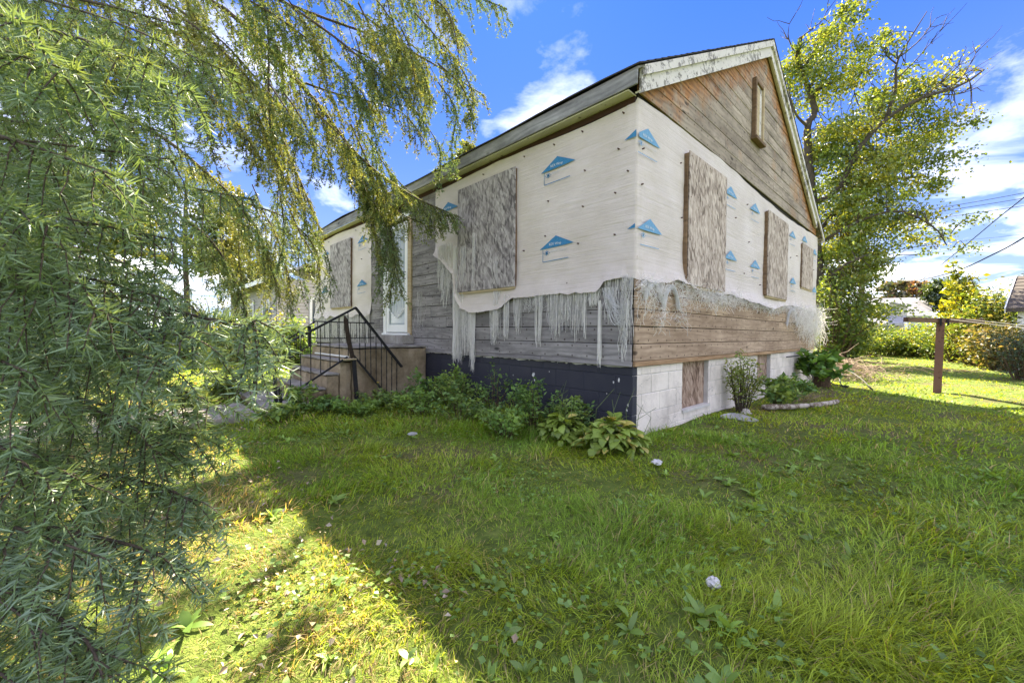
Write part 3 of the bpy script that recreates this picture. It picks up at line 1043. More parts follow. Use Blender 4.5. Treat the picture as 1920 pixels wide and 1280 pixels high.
# --- house wrap: one sheet round the corner and a second piece past the door
def hb_front(y):     # lower edge on the front, y measured from the corner
    return np.interp(y, [0, .30, .34, .40, 1.55, 1.66, 1.95, 2.45, 2.75, 2.9, 2.95, 3.1, 3.3, 3.5],
                     [1.63, 1.62, 1.56, 1.51, 1.525, 1.52, 1.38, 1.345, 1.42, 1.60, 1.95, 2.05, 2.2, 2.3])


def hb_gable(x):
    return np.interp(x, [0, .15, .30, .55, .80, .95, 1.3, 2.1, 2.5, 3.0, 4.0, 4.6, 5.0, 5.7, 6.6, 7.4, 8.3],
                     [1.62, 1.60, 1.60, 1.62, 1.68, 1.66, 1.62, 1.62, 1.63, 1.60, 1.56, 1.53, 1.60, 1.66, 1.66, 1.62, 1.55])


def wrap_offset(u, zz, frac):
    a = 0.004 * np.sin(3.1 * u + 2.0 * zz) + 0.002 * np.sin(7.7 * u - 4.1 * zz) + 0.007 * (vnoise(u * 1.0, zz * 2.4, 0.5, 8) - .5)
    a += 0.007 * (vnoise(u * .5 + zz * .3, zz * 6 - u * .6, 0.35, 9) - .5)
    flap = np.clip(1 - frac * 7, 0, 1) ** 2
    return 0.034 + a + 0.05 * flap * (0.4 + vnoise(u, u * 0 + 2, 0.55, 5))


def make_wrap(us, side):
    """us: arc coordinate, negative = front (y = -u), positive = gable (x = u); side 2 = second front piece"""
    NZ = 30
    rows = []
    for u in us:
        if side == 2:
            y = -u
            b = 1.40 + 0.10 * math.sin(9 * y) * 0.3 + 0.04 * vnoise(y, 0.0, 0.2, 4)
        else:
            b = hb_front(-u) if u < 0 else hb_gable(u)
            b = b + 0.018 * (vnoise(u, 0.0, 0.11, 6) - .5) + 0.012 * (vnoise(u, 0.0, 0.022, 16) - .5)
        tp = 3.338 + 0.016 * math.sin(u * 2.3) - 0.014 * vnoise(u, 3.0, 0.25, 7) if u < 0 else 3.355 + 0.045 * math.sin(u * 0.9) + 0.02 * vnoise(u, 1.0, .3, 2)
        f = np.linspace(0, 1, NZ)
        zz = b + (tp - b) * f
        o_ = wrap_offset(np.full(NZ, u), zz, f)
        if u < 0:
            if side != 2 and u > -0.10:
                k = 1 - (-u) / 0.10
                rows.append(np.stack([-0.036 * (1 - k * .3) - 0.0 * o_, np.full(NZ, -u) - 0.036 * k * k, zz], -1))
            else:
                rows.append(np.stack([-o_, np.full(NZ, -u), zz], -1))
        else:
            if u < 0.10:
                k = 1 - u / 0.10
                rows.append(np.stack([np.full(NZ, u) - 0.025 * k * k, -0.036 * (1 - k * .3) + 0 * o_, zz], -1))
            else:
                rows.append(np.stack([np.full(NZ, u), -o_, zz], -1))
    V = np.array(rows)
    n, mz, _ = V.shape
    ii, jj = np.meshgrid(np.arange(n - 1), np.arange(mz - 1), indexing='ij')
    q = np.stack([ii * mz + jj, ii * mz + jj + 1, (ii + 1) * mz + jj + 1, (ii + 1) * mz + jj], -1).reshape(-1, 4)
    return V.reshape(-1, 3), q.ravel(), np.full(len(q), 4)


us = np.concatenate([np.linspace(-3.5, -0.1, 240), np.linspace(-0.08, 0.08, 9), np.linspace(0.1, W + 0.02, 420)])
V, lp, sz = make_wrap(us, 1)
wrapA = sub('house_wrap', V, lp, sz, M['wrap'], house, smooth=True)
V, lp, sz = make_wrap(np.linspace(-L, -5.85, 110), 2)
wrapB = sub('house_wrap', V, lp, sz, M['wrap'], house, smooth=True)


# printed roofs on the wrap, flat ink a hair off the sheet; local x = along, z = up
def text_mesh(s, size):
    cu = bpy.data.curves.new('print', 'FONT')
    cu.body = s
    cu.size = size
    cu.resolution_u = 1
    o = bpy.data.objects.new('print', cu)
    COL.objects.link(o)
    dg = bpy.context.evaluated_depsgraph_get()
    me = bpy.data.meshes.new_from_object(o.evaluated_get(dg))
    bpy.data.objects.remove(o)
    bpy.data.curves.remove(cu)
    vv = [tuple(v.co) for v in me.vertices]
    ff_ = [tuple(p.vertices) for p in me.polygons]
    bpy.data.meshes.remove(me)
    return vv, ff_


TX = {'a': text_mesh('REX Wrap', 0.042), 'b': text_mesh('Alpha Pro Tech, Ltd', 0.030)}


def print_roof(parent, axis, c, z, ink, box=True, s=1.0, soff=0.047, clip=None):
    """c = position of the apex along the wall, z its height"""
    def P(a, b, lift=0.0):
        h_ = soff + lift
        return (c + a * s, -h_, z + b * s) if axis == 'x' else (-h_, c - a * s, z + b * s)
    mb = MB()
    # the sheet ripples, so the ink is laid as a fan of small facets that follow it
    tri = [(-0.25, -0.135), (-0.165, -0.09), (-0.08, -0.043), (0, 0), (0.08, -0.036), (0.165, -0.074), (0.26, -0.118), (0.13, -0.126), (0.0, -0.13), (-0.12, -0.134)]
    if clip is not None:
        tri = [(clip, 0.54 * clip)] + [q for q in tri if q[0] > clip] + [(clip, -0.134)]
    nt_ = len(tri)
    mb.poly([P(*p) for p in tri], [tuple(range(nt_))[::-1] if axis == 'x' else tuple(range(nt_))])
    pr = mb.build('printed_roof', M[ink], parent)
    for key, ox, oz, mt in (('a', -0.10, -0.105, 'inkwhite'), ('b', -0.075, -0.185, 'inkgrey')):
        vv, ff_ = TX[key]
        m2 = MB()
        m2.poly([P(v[0] + ox, v[1] + oz, 0.003) for v in vv], ff_)
        m2.build('lettering', M[mt], pr)
    m3 = MB()
    def bar(a0, b0, a1, b1, w_):
        d = np.array([a1 - a0, b1 - b0])
        n = np.array([-d[1], d[0]]) / np.linalg.norm(d) * w_ / 2
        m3.poly([P(a0 + n[0], b0 + n[1], .002), P(a1 + n[0], b1 + n[1], .002), P(a1 - n[0], b1 - n[1], .002), P(a0 - n[0], b0 - n[1], .002)], [(0, 1, 2, 3)])
    if box:
        bar(-0.195, -0.14, -0.195, -0.285, 0.007)
    bar(-0.195, -0.285, 0.19, -0.275, 0.007)
    # little star-shaped emblem
    for an in (90, 35, -35):
        ca, sa = math.cos(R(an)) * 0.030, math.sin(R(an)) * 0.030
        bar(-0.135 - ca, -0.185 - sa, -0.135 + ca, -0.185 + sa, 0.010)
    for ex in (-0.178, -0.092):
        bar(ex - 0.006, -0.185, ex + 0.006, -0.185, 0.010)
    m3.build('emblem', M[ink], pr)


for (yy, zz) in ((0.965, 3.10), (0.975, 2.20), (3.14, 3.07)):
    print_roof(wrapA, 'y', yy, zz, 'ink')
for (xx, zz) in ((0.15, 3.12), (0.22, 2.24)):
    print_roof(wrapA, 'x', xx, zz, 'inkfade', False, clip=-xx - 0.02)
for (xx, zz) in ((2.48, 3.14), (3.56, 3.15), (2.52, 2.26), (3.62, 2.27), (5.92, 3.14), (6.02, 2.24), (6.95, 3.22), (7.96, 3.09), (8.02, 2.22)):
    print_roof(wrapA, 'x', xx, zz, 'inkfade', False)
# the tail of the two prints that run round the corner on to the front
for (zz, yt) in ((3.12, 0.10), (2.24, 0.055)):
    ht = 0.54 * (0.25 - yt)
    MB().poly([(-0.047, -0.03, zz - ht + 0.016), (-0.047, yt, zz - 0.134), (-0.047, -0.03, zz - 0.133)], [(0, 1, 2)]).build('printed_roof', M['ink'], wrapA)
for (yy, zz) in ((8.42, 3.08), (8.45, 2.17), (6.25, 3.08), (6.28, 2.17)):
    print_roof(wrapB, 'y', yy, zz, 'ink')
# cap nails
NL = [('y', 0.12, 3.27), ('y', .62, 3.26), ('y', 1.02, 3.25), ('y', 1.5, 3.26), ('y', 2.3, 3.26), ('y', .17, 2.93), ('y', .58, 2.83), ('y', 1.1, 2.62), ('y', .60, 2.45),
      ('y', .20, 2.50), ('y', 1.14, 2.22), ('y', .66, 2.06), ('y', .20, 2.08), ('y', 1.5, 2.1), ('y', .80, 1.64), ('y', .06, 2.68), ('x', .07, 2.9), ('x', .06, 2.55), ('x', .9, 3.0),
      ('x', .95, 2.4), ('x', 2.7, 2.75), ('x', 3.1, 2.0), ('x', 3.3, 2.5), ('x', 3.9, 1.9), ('x', 3.2, 3.05), ('x', 5.8, 2.6), ('x', 6.3, 2.7), ('x', 7.9, 2.6)]
NL += [('y', y_, 3.25) for y_ in (6.1, 6.6, 8.2, 8.8)] + [('y', 6.3, 2.6), ('y', 8.5, 2.5)]
for (ax, c, zz) in NL:
    p = (c, -0.055, zz) if ax == 'x' else (-0.055, c, zz)
    d = (0, 0.03, 0) if ax == 'x' else (0.03, 0, 0)
    MB().tube([p, np.array(p) + np.array(d)], [0.007, 0.009], 8).build('cap_nail', M['nail'], wrapA if (ax == 'x' or c < 4) else wrapB)


# frayed threads
def strand_set(specs):
    """each spec: start points (N,3), end offset (N,3), sideways wobble -> ribbons"""
    parts = []
    for (S, Ev, wob, K, wd, tone) in specs:
        N = len(S)
        f = np.linspace(0, 1, K)
        base = S[:, None, :] + Ev[:, None, :] * f[None, :, None]
        ph = rng.uniform(0, 6.28, (N, 1, 3))
        fr = rng.uniform(3, 10, (N, 1, 3))
        base = base + wob[:, None, None] * np.sin(fr * f[None, :, None] + ph) * (f[None, :, None] ** 0.7) * np.array([0.7, 0.7, 0.45])
        c = np.clip(tone + 0.16 + rng.normal(0, 0.08, (N, 1)), 0.3, 0.9) * np.array([[1.0, 0.985, 0.94]])
        parts.append(ribbons(base, np.full(N, wd), c))
    return parts


def front_bunch(y0, y1, z0, zl, n, gather=0.0, wob=0.006, tone=0.62, zspread=0.25, wd=0.0019, xo=0.05):
    n = max(8, int(n * .6))
    y = rng.uniform(min(y0, y1), max(y0, y1), n)
    S = np.stack([-xo - rng.uniform(-0.015, 0.02, n), y, np.full(n, z0) + rng.uniform(-0.02, 0.03, n)], -1)
    yc = (y0 + y1) / 2
    gather = gather * .6
    zspread = min(.8, zspread + .2)
    ln = (z0 - zl) * (1 - zspread * rng.random(n) ** 1.5)
    Ev = np.stack([rng.normal(0, 0.006, n) - 0.005, (yc - y) * gather + rng.normal(0, 0.008, n), -ln], -1)
    return (S, Ev, np.full(n, wob) * rng.uniform(.4, 1.6, n), 7, wd, tone)


sp = []
# long curtains of thread under the big front window
sp.append(front_bunch(2.98, 2.82, 2.35, 0.60, 170, 0.25, 0.012, .70, .35))
sp.append(front_bunch(2.95, 2.84, 1.9, 0.66, 130, 0.2, 0.010, .72, .15))
sp.append(front_bunch(2.86, 2.72, 1.75, 0.60, 120, 0.2, 0.012, .62, .3))
sp.append(front_bunch(2.72, 2.52, 1.42, 0.72, 130, 0.5, 0.012, .66, .4))
sp.append(front_bunch(2.56, 2.44, 1.40, 0.50, 120, 0.75, 0.010, .74, .12))
sp.append(front_bunch(2.14, 1.98, 1.40, 0.92, 90, 0.65, 0.012, .66, .4))
sp.append(front_bunch(2.05, 1.90, 1.62, 0.98, 90, 0.4, 0.014, .64, .5))
sp.append(front_bunch(1.84, 1.74, 1.55, 0.98, 90, 0.5, 0.010, .66, .3))
sp.append(front_bunch(1.66, 1.50, 1.53, 1.05, 90, 0.75, 0.008, .66, .4))
sp.append(front_bunch(1.50, 1.12, 1.53, 1.34, 200, 0.1, 0.03, .58, .6))
sp.append(front_bunch(1.28, 1.16, 1.53, 0.92, 80, 0.8, 0.006, .66, .2))
for k in range(26):                       # comb of separate cords
    yy = 1.08 - k * 0.0215
    sp.append(front_bunch(yy - 0.006, yy + 0.006, 1.525, 1.06 + rng.uniform(-.09, .14), 12, 0.5, 0.006, .66, .3, 0.0017))
sp.append(front_bunch(0.62, 0.34, 1.525, 1.40, 90, 0.35, 0.006, .68, .1))
for (a, b, z0, zl) in ((0.52, 0.36, 1.53, 1.36),):
    sp.append(front_bunch(a, b, z0, zl, 80, 0.85, 0.004, .7, .05))
sp.append(front_bunch(0.372, 0.342, 1.40, 0.735, 90, 0.4, 0.004, .78, .08, 0.002))
sp.append(front_bunch(0.30, 0.02, 1.64, 1.18, 110, 0.1, 0.025, .60, .5))
sp.append(front_bunch(0.12, 0.02, 1.40, 0.80, 80, 0.3, 0.025, .62, .6))
sp.append(front_bunch(0.10, -0.02, 1.64, 0.95, 50, 0.1, 0.02, .55, .6))
# frayed left edge and over the board
sp.append(front_bunch(3.42, 3.0, 2.42, 1.72, 260, 0.05, 0.02, .66, .7))
sp.append(front_bunch(3.3, 3.05, 2.05, 1.45, 120, 0.1, 0.02, .62, .7))
sp.append(front_bunch(2.75, 2.6, 2.3, 1.70, 70, 0.2, 0.012, .58, .6, 0.0015, 0.092))
sp.append(front_bunch(2.45, 2.38, 2.45, 1.68, 60, 0.2, 0.012, .60, .5, 0.0015, 0.092))
sp.append(front_bunch(2.0, 1.9, 2.0, 1.66, 25, 0.2, 0.02, .58, .6, 0.0013, 0.092))
# loose bits on the bare boards by the door
sp.append(front_bunch(4.05, 3.9, 1.75, 1.1, 30, 0.6, 0.02, .55, .5, .0015, .03))
sp.append(front_bunch(4.15, 3.7, 1.6, 0.85, 18, 0.2, 0.05, .5, .5, .0013, .03))
# looped swags near the corner
for k in range(60):
    y0, y1 = rng.uniform(.20, .34), rng.uniform(0.0, .10)
    f = np.linspace(0, 1, 9)
    dip = rng.uniform(.12, .34)
    PL = np.stack([-0.055 - 0.02 * np.sin(f * 3.1), y0 + (y1 - y0) * f, 1.55 - dip * np.sin(f * np.pi * .8) - 0.1 * f], -1)[None]
    if k == 0:
        sw = PL
    else:
        sw = np.concatenate([sw, PL])
parts = strand_set(sp)
parts.append(ribbons(sw, np.full(len(sw), 0.0016), np.full((len(sw), 3), 0.75)))
V, lp, sz, cc = join(parts)
fr1 = sub('frayed_fringe', V, lp, sz, M['thread'], wrapA, cc)
tag(fr1, kind='stuff')


def gable_fuzz(x0, x1, z0, z1, n, wob, length, tone=0.68, out=0.05, wd=0.0016):
    n = max(8, int(n * .6))
    S = np.stack([rng.uniform(x0, x1, n), -out * rng.uniform(0.2, 1.3, n) - 0.03, rng.uniform(z0, z1, n)], -1)
    Ev = rng.normal(0, 1, (n, 3)) * np.array([1.0, 0.35, 0.8])
    Ev = unit(Ev) * (length * rng.uniform(.4, 1.4, n))[:, None]
    Ev[:, 2] -= length * 0.35
    return (S, Ev, wob * rng.uniform(.5, 1.5, n), 7, wd, tone)


sp = []
# torn edge all along the gable
for k in range(84):
    x = k * 0.1
    zb = float(hb_gable(x))
    sp.append(gable_fuzz(x, x + 0.1, zb - 0.05, zb + 0.03, 40, 0.02, 0.09, .76, .05))
for (xa, xb, za, zb, n, ln) in ((0.0, 0.5, 1.50, 1.62, 260, .14), (0.35, 0.52, 1.15, 1.6, 200, .12), (0.80, 1.0, 1.22, 1.62, 240, .12), (0.0, 0.25, 1.35, 1.6, 160, .14),
                                (1.0, 2.3, 1.50, 1.64, 520, .13), (1.6, 2.9, 1.54, 1.68, 420, .14), (5.6, 6.5, 1.35, 1.66, 520, .18),
                                (6.4, 7.2, 1.15, 1.64, 650, .24), (7.0, 8.35, 1.28, 1.72, 1000, .26), (7.3, 8.5, 1.2, 1.6, 400, .3), (6.9, 8.3, 0.95, 1.3, 260, .26), (7.6, 8.0, 0.9, 1.3, 160, .2)):
    sp.append(gable_fuzz(xa, xb, za, zb, n, 0.03, ln, .78 if xa > 5 else .72, .06 if xa < 5 else .13))
# arches of thread hanging between gathered strands
arch = []
for (x0, x1, zt, dz) in ((0.50, 0.86, 1.60, .22), (0.12, 0.46, 1.60, .16), (5.55, 6.35, 1.60, .30)):
    for k in range(130):
        f = np.linspace(0, 1, 9)
        g = rng.uniform(0.0, 0.45)
        xx = x0 + (x1 - x0) * f
        up = np.sin(f * np.pi) ** 0.6
        zz = zt - dz * (1 - up) * (1 + rng.normal(0, .06)) - 0.03 * g
        arch.append(np.stack([xx + rng.normal(0, .012), np.full(9, -0.05) - rng.uniform(0, .03), zz + rng.normal(0, .012)], -1))
parts = strand_set(sp)
arch = np.array(arch)
parts.append(ribbons(arch, np.full(len(arch), 0.0013), np.full((len(arch), 3), 0.80)))
V, lp, sz, cc = join(parts)
fr2 = sub('frayed_fringe', V, lp, sz, M['thread'], wrapA, cc)
tag(fr2, kind='stuff')
# fringe of cords under the second piece, behind the railing
sp = []
for k in range(44):
    yy = 5.92 + k * 0.074
    sp.append(front_bunch(yy - 0.03, yy + 0.03, 1.44, 0.86 + rng.uniform(-.05, .2), 34, 0.45, 0.012, .60, .25, 0.003))
V, lp, sz, cc = join(strand_set(sp))
fr3 = sub('frayed_fringe', V, lp, sz, M['thread'], wrapB, cc)
tag(fr3, kind='stuff')

# ragged white caulk line where the boards meet the painted block
mb = MB()
yy = 0.02
while yy < 3.8:
    l_ = rng.uniform(0.04, 0.5) ** 1.3
    d_ = rng.uniform(0.002, 0.02)
    mb.poly([(0.006, yy, ZF + 0.004), (0.006, yy + l_, ZF + 0.004), (0.006, yy + l_ * .7, ZF - d_), (0.006, yy + l_ * .3, ZF - d_ * .6)], [(0, 3, 2, 1)])
    yy += l_ * rng.uniform(.7, 1.3)
mb.build('caulk_edge', M['paintedge'], house)

# spots where the navy paint has flaked off the block
rgc = np.random.default_rng(77)
for (yc, zc_, r_) in ((1.36, 0.56, 0.034), (1.34, 0.50, 0.014), (0.16, 0.60, 0.022), (0.22, 0.575, 0.012), (0.05, 0.36, 0.014), (0.06, 0.31, 0.012), (1.72, 0.53, 0.008), (0.62, 0.33, 0.008), (0.30, 0.45, 0.006), (1.1, 0.62, 0.007)):
    n_ = 11
    ring = [(0.0065, yc + r_ * rgc.uniform(.45, 1.2) * math.cos(2 * math.pi * k / n_) * .7, zc_ + r_ * rgc.uniform(.5, 1.5) * math.sin(2 * math.pi * k / n_)) for k in range(n_)]
    MB().poly(ring + [(0.0105, p_[1], p_[2]) for p_ in ring], [tuple(range(n_))[::-1]] + [(k, (k + 1) % n_, (k + 1) % n_ + n_, k + n_) for k in range(n_)]).build('paint_chip', M['paintedge'], house)

# ------------------------------------------------------------------ concrete steps
YS, YE = 3.80, 5.62
steps = thing('concrete_steps', (-1.2, 4.7, 0), 'stained concrete porch steps below the white front door', 'steps')


def rough_box(a, b, mat, name, jit=0.004, e=0.018):
    """concrete mass: subdivided faces with worn, chipped edges"""
    a = np.array(a)
    b = np.array(b)
    mb = MB()
    n = np.maximum(np.round((b - a) / 0.09).astype(int), 1)
    for ax in range(3):
        u, v = [i for i in range(3) if i != ax]
        for sg in (0, 1):
            pts = []
            for i in range(n[u] + 1):
                for j in range(n[v] + 1):
                    p = np.zeros(3)
                    p[ax] = b[ax] if sg else a[ax]
                    p[u] = a[u] + (b[u] - a[u]) * i / n[u]
                    p[v] = a[v] + (b[v] - a[v]) * j / n[v]
                    hsh = math.sin(p[0] * 91.7 + p[1] * 47.3 + p[2] * 133.1) * 43758.5453
                    r1 = hsh - math.floor(hsh)
                    hs2 = math.sin(p[0] * 17.7 + p[1] * 117.3 + p[2] * 33.1) * 24634.63
                    r2 = hs2 - math.floor(hs2)
                    ed = sum(1 for k in range(3) if abs(p[k] - a[k]) < 1e-6 or abs(p[k] - b[k]) < 1e-6)
                    c = (a + b) / 2
                    if ed >= 2:
                        for k in range(3):
                            if abs(p[k] - a[k]) < 1e-6 or abs(p[k] - b[k]) < 1e-6:
                                p[k] += math.copysign(e * (0.25 + 0.9 * r1), c[k] - p[k])
                    else:
                        p[ax] += (r2 - .5) * jit
                    pts.append(p)
            fs = []
            for i in range(n[u]):
                for j in range(n[v]):
                    k = i * (n[v] + 1) + j
                    fs.append((k, k + 1, k + n[v] + 2, k + n[v] + 1))
            mb.poly(pts, fs)
    return mb


SX = [(-1.25, 0.86), (-1.43, 0.67), (-1.61, 0.485), (-1.83, 0.29), (-2.33, 0.10)]
names = ['landing', 'step', 'step', 'step', 'step']
prev = 0.0
for k, (xx, zz) in enumerate(SX):
    x1 = -0.005 if k == 0 else SX[k - 1][0] - 0.002
    rough_box((xx, YS + 0.006 * k, -0.2), (x1, YE, zz - 0.035), M['conc'], names[k]).build(names[k], M['conc'], steps)
    o = rough_box((xx - 0.018, YS - 0.004 + 0.006 * k, zz - 0.033), (x1 - (0 if k == 0 else 0.0), YE + 0.01, zz), M['tread'], 'tread', 0.004, 0.008)
    o.build('tread', M['tread'], steps)
MB().bevbox((-1.27, YS + 0.1, 0.690), (-1.252, YE - 0.25, 0.716), 0.003).build('white_strip', M['doorwhite'], steps)


# ------------------------------------------------------------------ wrought iron railings
def twisted(p, q_, r_=0.006):
    p = np.array(p)
    q_ = np.array(q_)
    n = 14
    pts = [p + (q_ - p) * i / n for i in range(n + 1)]
    rad = [r_ * (1.0 + (0.5 if i % 2 else 0.0)) for i in range(n + 1)]
    return MB().tube(pts, rad, 4)


YR = 3.72
rail = thing('bent_railing', (-2.27, YR, 0), 'bent black iron railing slumped against the near side of the steps', 'railing')


def rp(x, z, dy=0.0):
    return (x, YR + dy, z)


MB().beam(rp(-2.29, 0.84), rp(-2.245, -0.05), 0.038, 0.038, (1, 0, 0)).build('post', M['iron'], rail)
MB().beam(rp(-2.31, 0.845), rp(-2.262, 0.845), 0.05, 0.014).build('post_cap', M['rust'], rail)
MB().beam(rp(-2.20, -0.02), rp(-2.215, 0.36), 0.03, 0.035, (1, 0, 0)).build('post_sleeve', M['iron'], rail)
MB().beam(rp(-2.27, 0.835), rp(-1.235, 1.42), 0.042, 0.026, ext=0.006).build('handrail', M['iron'], rail)
MB().beam(rp(-1.235, 1.42), rp(-0.50, 0.53), 0.042, 0.028).build('handrail', M['iron'], rail)
MB().beam(rp(-2.21, 0.175), rp(-1.35, 0.715), 0.026, 0.022).build('lower_rail', M['iron'], rail)
MB().beam(rp(-1.275, 0.745), rp(-0.56, -0.12), 0.028, 0.024).build('lower_rail', M['iron'], rail)
for k in range(7):
    x = -2.09 + k * 0.125
    zt = 0.835 + (x + 2.27) / 1.035 * 0.585
    zb = 0.175 + (x + 2.21) / 0.86 * 0.54
    twisted(rp(x, zb), rp(x - 0.004, zt - 0.01)).build('baluster', M['iron'], rail)
for k in range(8):
    f0 = (k + 0.6) / 8.6
    top = np.array([-1.235 + 0.735 * f0, YR, 1.42 - 0.89 * f0])
    bot = np.array([-1.275 + 0.715 * min(f0 + 0.08, 1), YR, 0.745 - 0.865 * min(f0 + 0.08, 1)])
    twisted(bot, top).build('baluster', M['iron'], rail)
# rotten post leaning in the middle, in two lengths
MB().tube([rp(-1.40, 1.30, -.02), rp(-1.385, 1.24, -.02), rp(-1.35, 0.98, -.02), rp(-1.285, 0.70, -.02)], [0.008, 0.03, 0.034, 0.03], 7).build('middle_post', M['rotten'], rail)
MB().beam(rp(-1.265, 0.68, -.01), rp(-1.215, -0.05, -.03), 0.05, 0.045, (1, 0, 0)).build('middle_post', M['iron'], rail)
MB().bevbox((-1.42, YR - 0.05, 0.672), (-1.235, YR + 0.10, 0.690), 0.004).build('footing_plate', M['rawtrim'], rail)

YF = 5.68
rail2 = thing('iron_railing', (-2.27, YF, 0), 'straight black iron railing on the far side of the steps', 'railing')


def rq(x, z):
    return (x, YF, z)


MB().beam(rq(-2.30, 0.42), rq(-2.27, -0.05), 0.035, 0.035, (1, 0, 0)).build('post', M['iron'], rail2)
MB().beam(rq(-2.08, 0.55), rq(-2.12, -0.05), 0.05, 0.05, (1, 0, 0)).build('post', M['rotten'], rail2)
MB().beam(rq(-1.26, 1.17), rq(-1.25, 0.80), 0.05, 0.05, (1, 0, 0)).build('post', M['iron'], rail2)
MB().beam(rq(-2.31, 0.42), rq(-1.16, 1.255), 0.03, 0.02).build('handrail', M['iron'], rail2)
MB().beam(rq(-1.16, 1.255), rq(-0.05, 1.245), 0.03, 0.02).build('handrail', M['iron'], rail2)
MB().beam(rq(-2.2, 0.16), rq(-1.3, 0.80), 0.024, 0.016).build('lower_rail', M['iron'], rail2)
MB().beam(rq(-1.25, 0.95), rq(-0.05, 0.95), 0.024, 0.016).build('lower_rail', M['iron'], rail2)
for k in range(8):
    x = -2.17 + k * 0.117
    twisted(rq(x, 0.16 + (x + 2.2) * .71), rq(x, 0.42 + (x + 2.31) * 0.726)).build('baluster', M['iron'], rail2)
for k in range(9):
    x = -1.12 + k * 0.12
    twisted(rq(x, 0.95), rq(x, 1.25)).build('baluster', M['iron'], rail2)

# ------------------------------------------------------------------ clothes line post
pb = (7.5, -2.07, -0.02)
cp = thing('clothes_post', pb, 'brown T-shaped clothes line post standing on the lawn', 'clothes post')
MB().beam((7.5, -2.07, -0.1), (7.535, -2.09, 1.36), 0.115, 0.10, (1, 0, 0)).build('post', M['rust'], cp)
axr = np.array([RGT[0], RGT[1], 0.0])
axr /= np.linalg.norm(axr)
c0 = np.array([7.53, -2.09, 1.375])
MB().beam(c0 - axr * 0.66 + np.array([0, 0, .02]), c0 + axr * 0.78 + np.array([0, 0, .0]), 0.10, 0.085).build('crossbar', M['post_wood'], cp)
MB().beam(c0 - axr * 0.07 - np.array([0.055, 0.05, 0.09]), c0 - axr * 0.07 - np.array([0.055, 0.05, -0.05]), 0.03, 0.03).build('bracket', M['iron'], cp)
MB().beam(c0 + axr * 0.07 - np.array([0.055, 0.05, 0.09]), c0 + axr * 0.07 - np.array([0.055, 0.05, -0.05]), 0.03, 0.03).build('bracket', M['iron'], cp)
for a in (-0.62, -0.3, 0.35, 0.72):
    p = c0 + axr * a
    MB().tube([p + np.array([0, 0, .03]), p + np.array([-.03, -.03, .06]), p + np.array([-.06, -.05, .04])], 0.008, 5).build('hook', M['iron'], cp)
for (e0, e1, s_) in ((0.02, (6.0, -10.0, 0.85), 0.28), (0.35, (8.5, -12.0, 0.8), 0.30)):
    p = c0 + axr * e0 + np.array([0, 0, .05])
    f = np.linspace(0, 1, 16)
    e1 = np.array(e1)
    pts = [p + (e1 - p) * u - np.array([0, 0, s_ * 4 * u * (1 - u)]) for u in f]
    MB().tube(pts, 0.006, 4).build('line', M['rope'], cp)

# ------------------------------------------------------------------ small things on the ground
def crumpled(name, c, r_, mat, label, cat, fl=0.6, seed=1):
    rg = np.random.default_rng(seed)
    V, F = [], []
    nu, nv = 12, 8
    for i in range(nv + 1):
        th = math.pi * i / nv
        for j in range(nu):
            ph = 2 * math.pi * j / nu
            k = r_ * rg.uniform(0.62, 1.1)
            V.append((k * math.sin(th) * math.cos(ph), k * math.sin(th) * math.sin(ph), k * math.cos(th) * fl))
    for i in range(nv):
        for j in range(nu):
            F.append((i * nu + j, (i + 1) * nu + j, (i + 1) * nu + (j + 1) % nu, i * nu + (j + 1) % nu))
    mb = MB().poly(np.array(V) + np.array(c), F)
    o = mb.build(name, mat, None, False, (c[0], c[1], 0))
    return tag(o, label, cat)


crumpled('paper_scrap', (-1.90, -1.476, 0.055), 0.030, M['paper'], 'crumpled white paper scrap lying alone on the open lawn', 'litter', .9, 2)
crumpled('paper_scrap', (-0.56, -0.55, 0.05), 0.045, M['paper'], 'flattened white scrap at the foot of the hosta clump', 'litter', .5, 3)
crumpled('stone', (2.36, -0.33, 0.035), 0.065, M['stone'], 'round pale stone beside the shrub at the gable wall', 'stone', .9, 4)
crumpled('paper_scrap', (-1.55, 1.55, 0.05), 0.05, M['lidgrey'], 'pale scrap half hidden in the grass before the blue foundation', 'litter', .3, 5)

# flattened pale lid
mb = MB()
n = 28
cx, cy = 1.85, -0.40
ring = []
for k in range(n):
    an = 2 * math.pi * k / n
    ring.append((cx + 0.11 * math.cos(an) + 0.02 * math.sin(3 * an), cy + 0.21 * math.sin(an), 0.060 + 0.012 * math.sin(an * 2 + 1) + 0.015 * math.cos(an)))
rin = [(cx + (p[0] - cx) * .8, cy + (p[1] - cy) * .8, p[2] - 0.012 + rng.uniform(-.01, .01)) for p in ring]
rdn = [(p[0], p[1], p[2] - 0.014) for p in ring]
mb.poly(ring + rin + rdn + [(cx, cy, 0.045)],
        [(k, (k + 1) % n, n + (k + 1) % n, n + k) for k in range(n)] + [(k, 2 * n + k, 2 * n + (k + 1) % n, (k + 1) % n) for k in range(n)] +
        [(n + k, n + (k + 1) % n, 3 * n) for k in range(n)])
tag(mb.build('flattened_lid', M['lidgrey'], None, False, (cx, cy, 0)), 'flattened pale grey plastic lid lying by the white foundation', 'lid')

# curved bleached edging logs round the bed
for (pts, lab) in ((smooth_path([(2.98, -0.36, .045), (3.3, -0.62, .05), (3.62, -0.78, .05)], 7), 'bleached curved edging log nearest the small shrub'),
                   (smooth_path([(3.64, -0.80, .05), (4.0, -0.92, .05), (4.5, -1.0, .045)], 7), 'bleached edging log at the far end of the flower bed')):
    tag(MB().tube(pts, [0.036, .042, .038, .043, .036, .041, .03], 9).build('edging_log', M['log'], None, True, tuple(pts[0])), lab, 'log', 'edging logs round the flower bed')

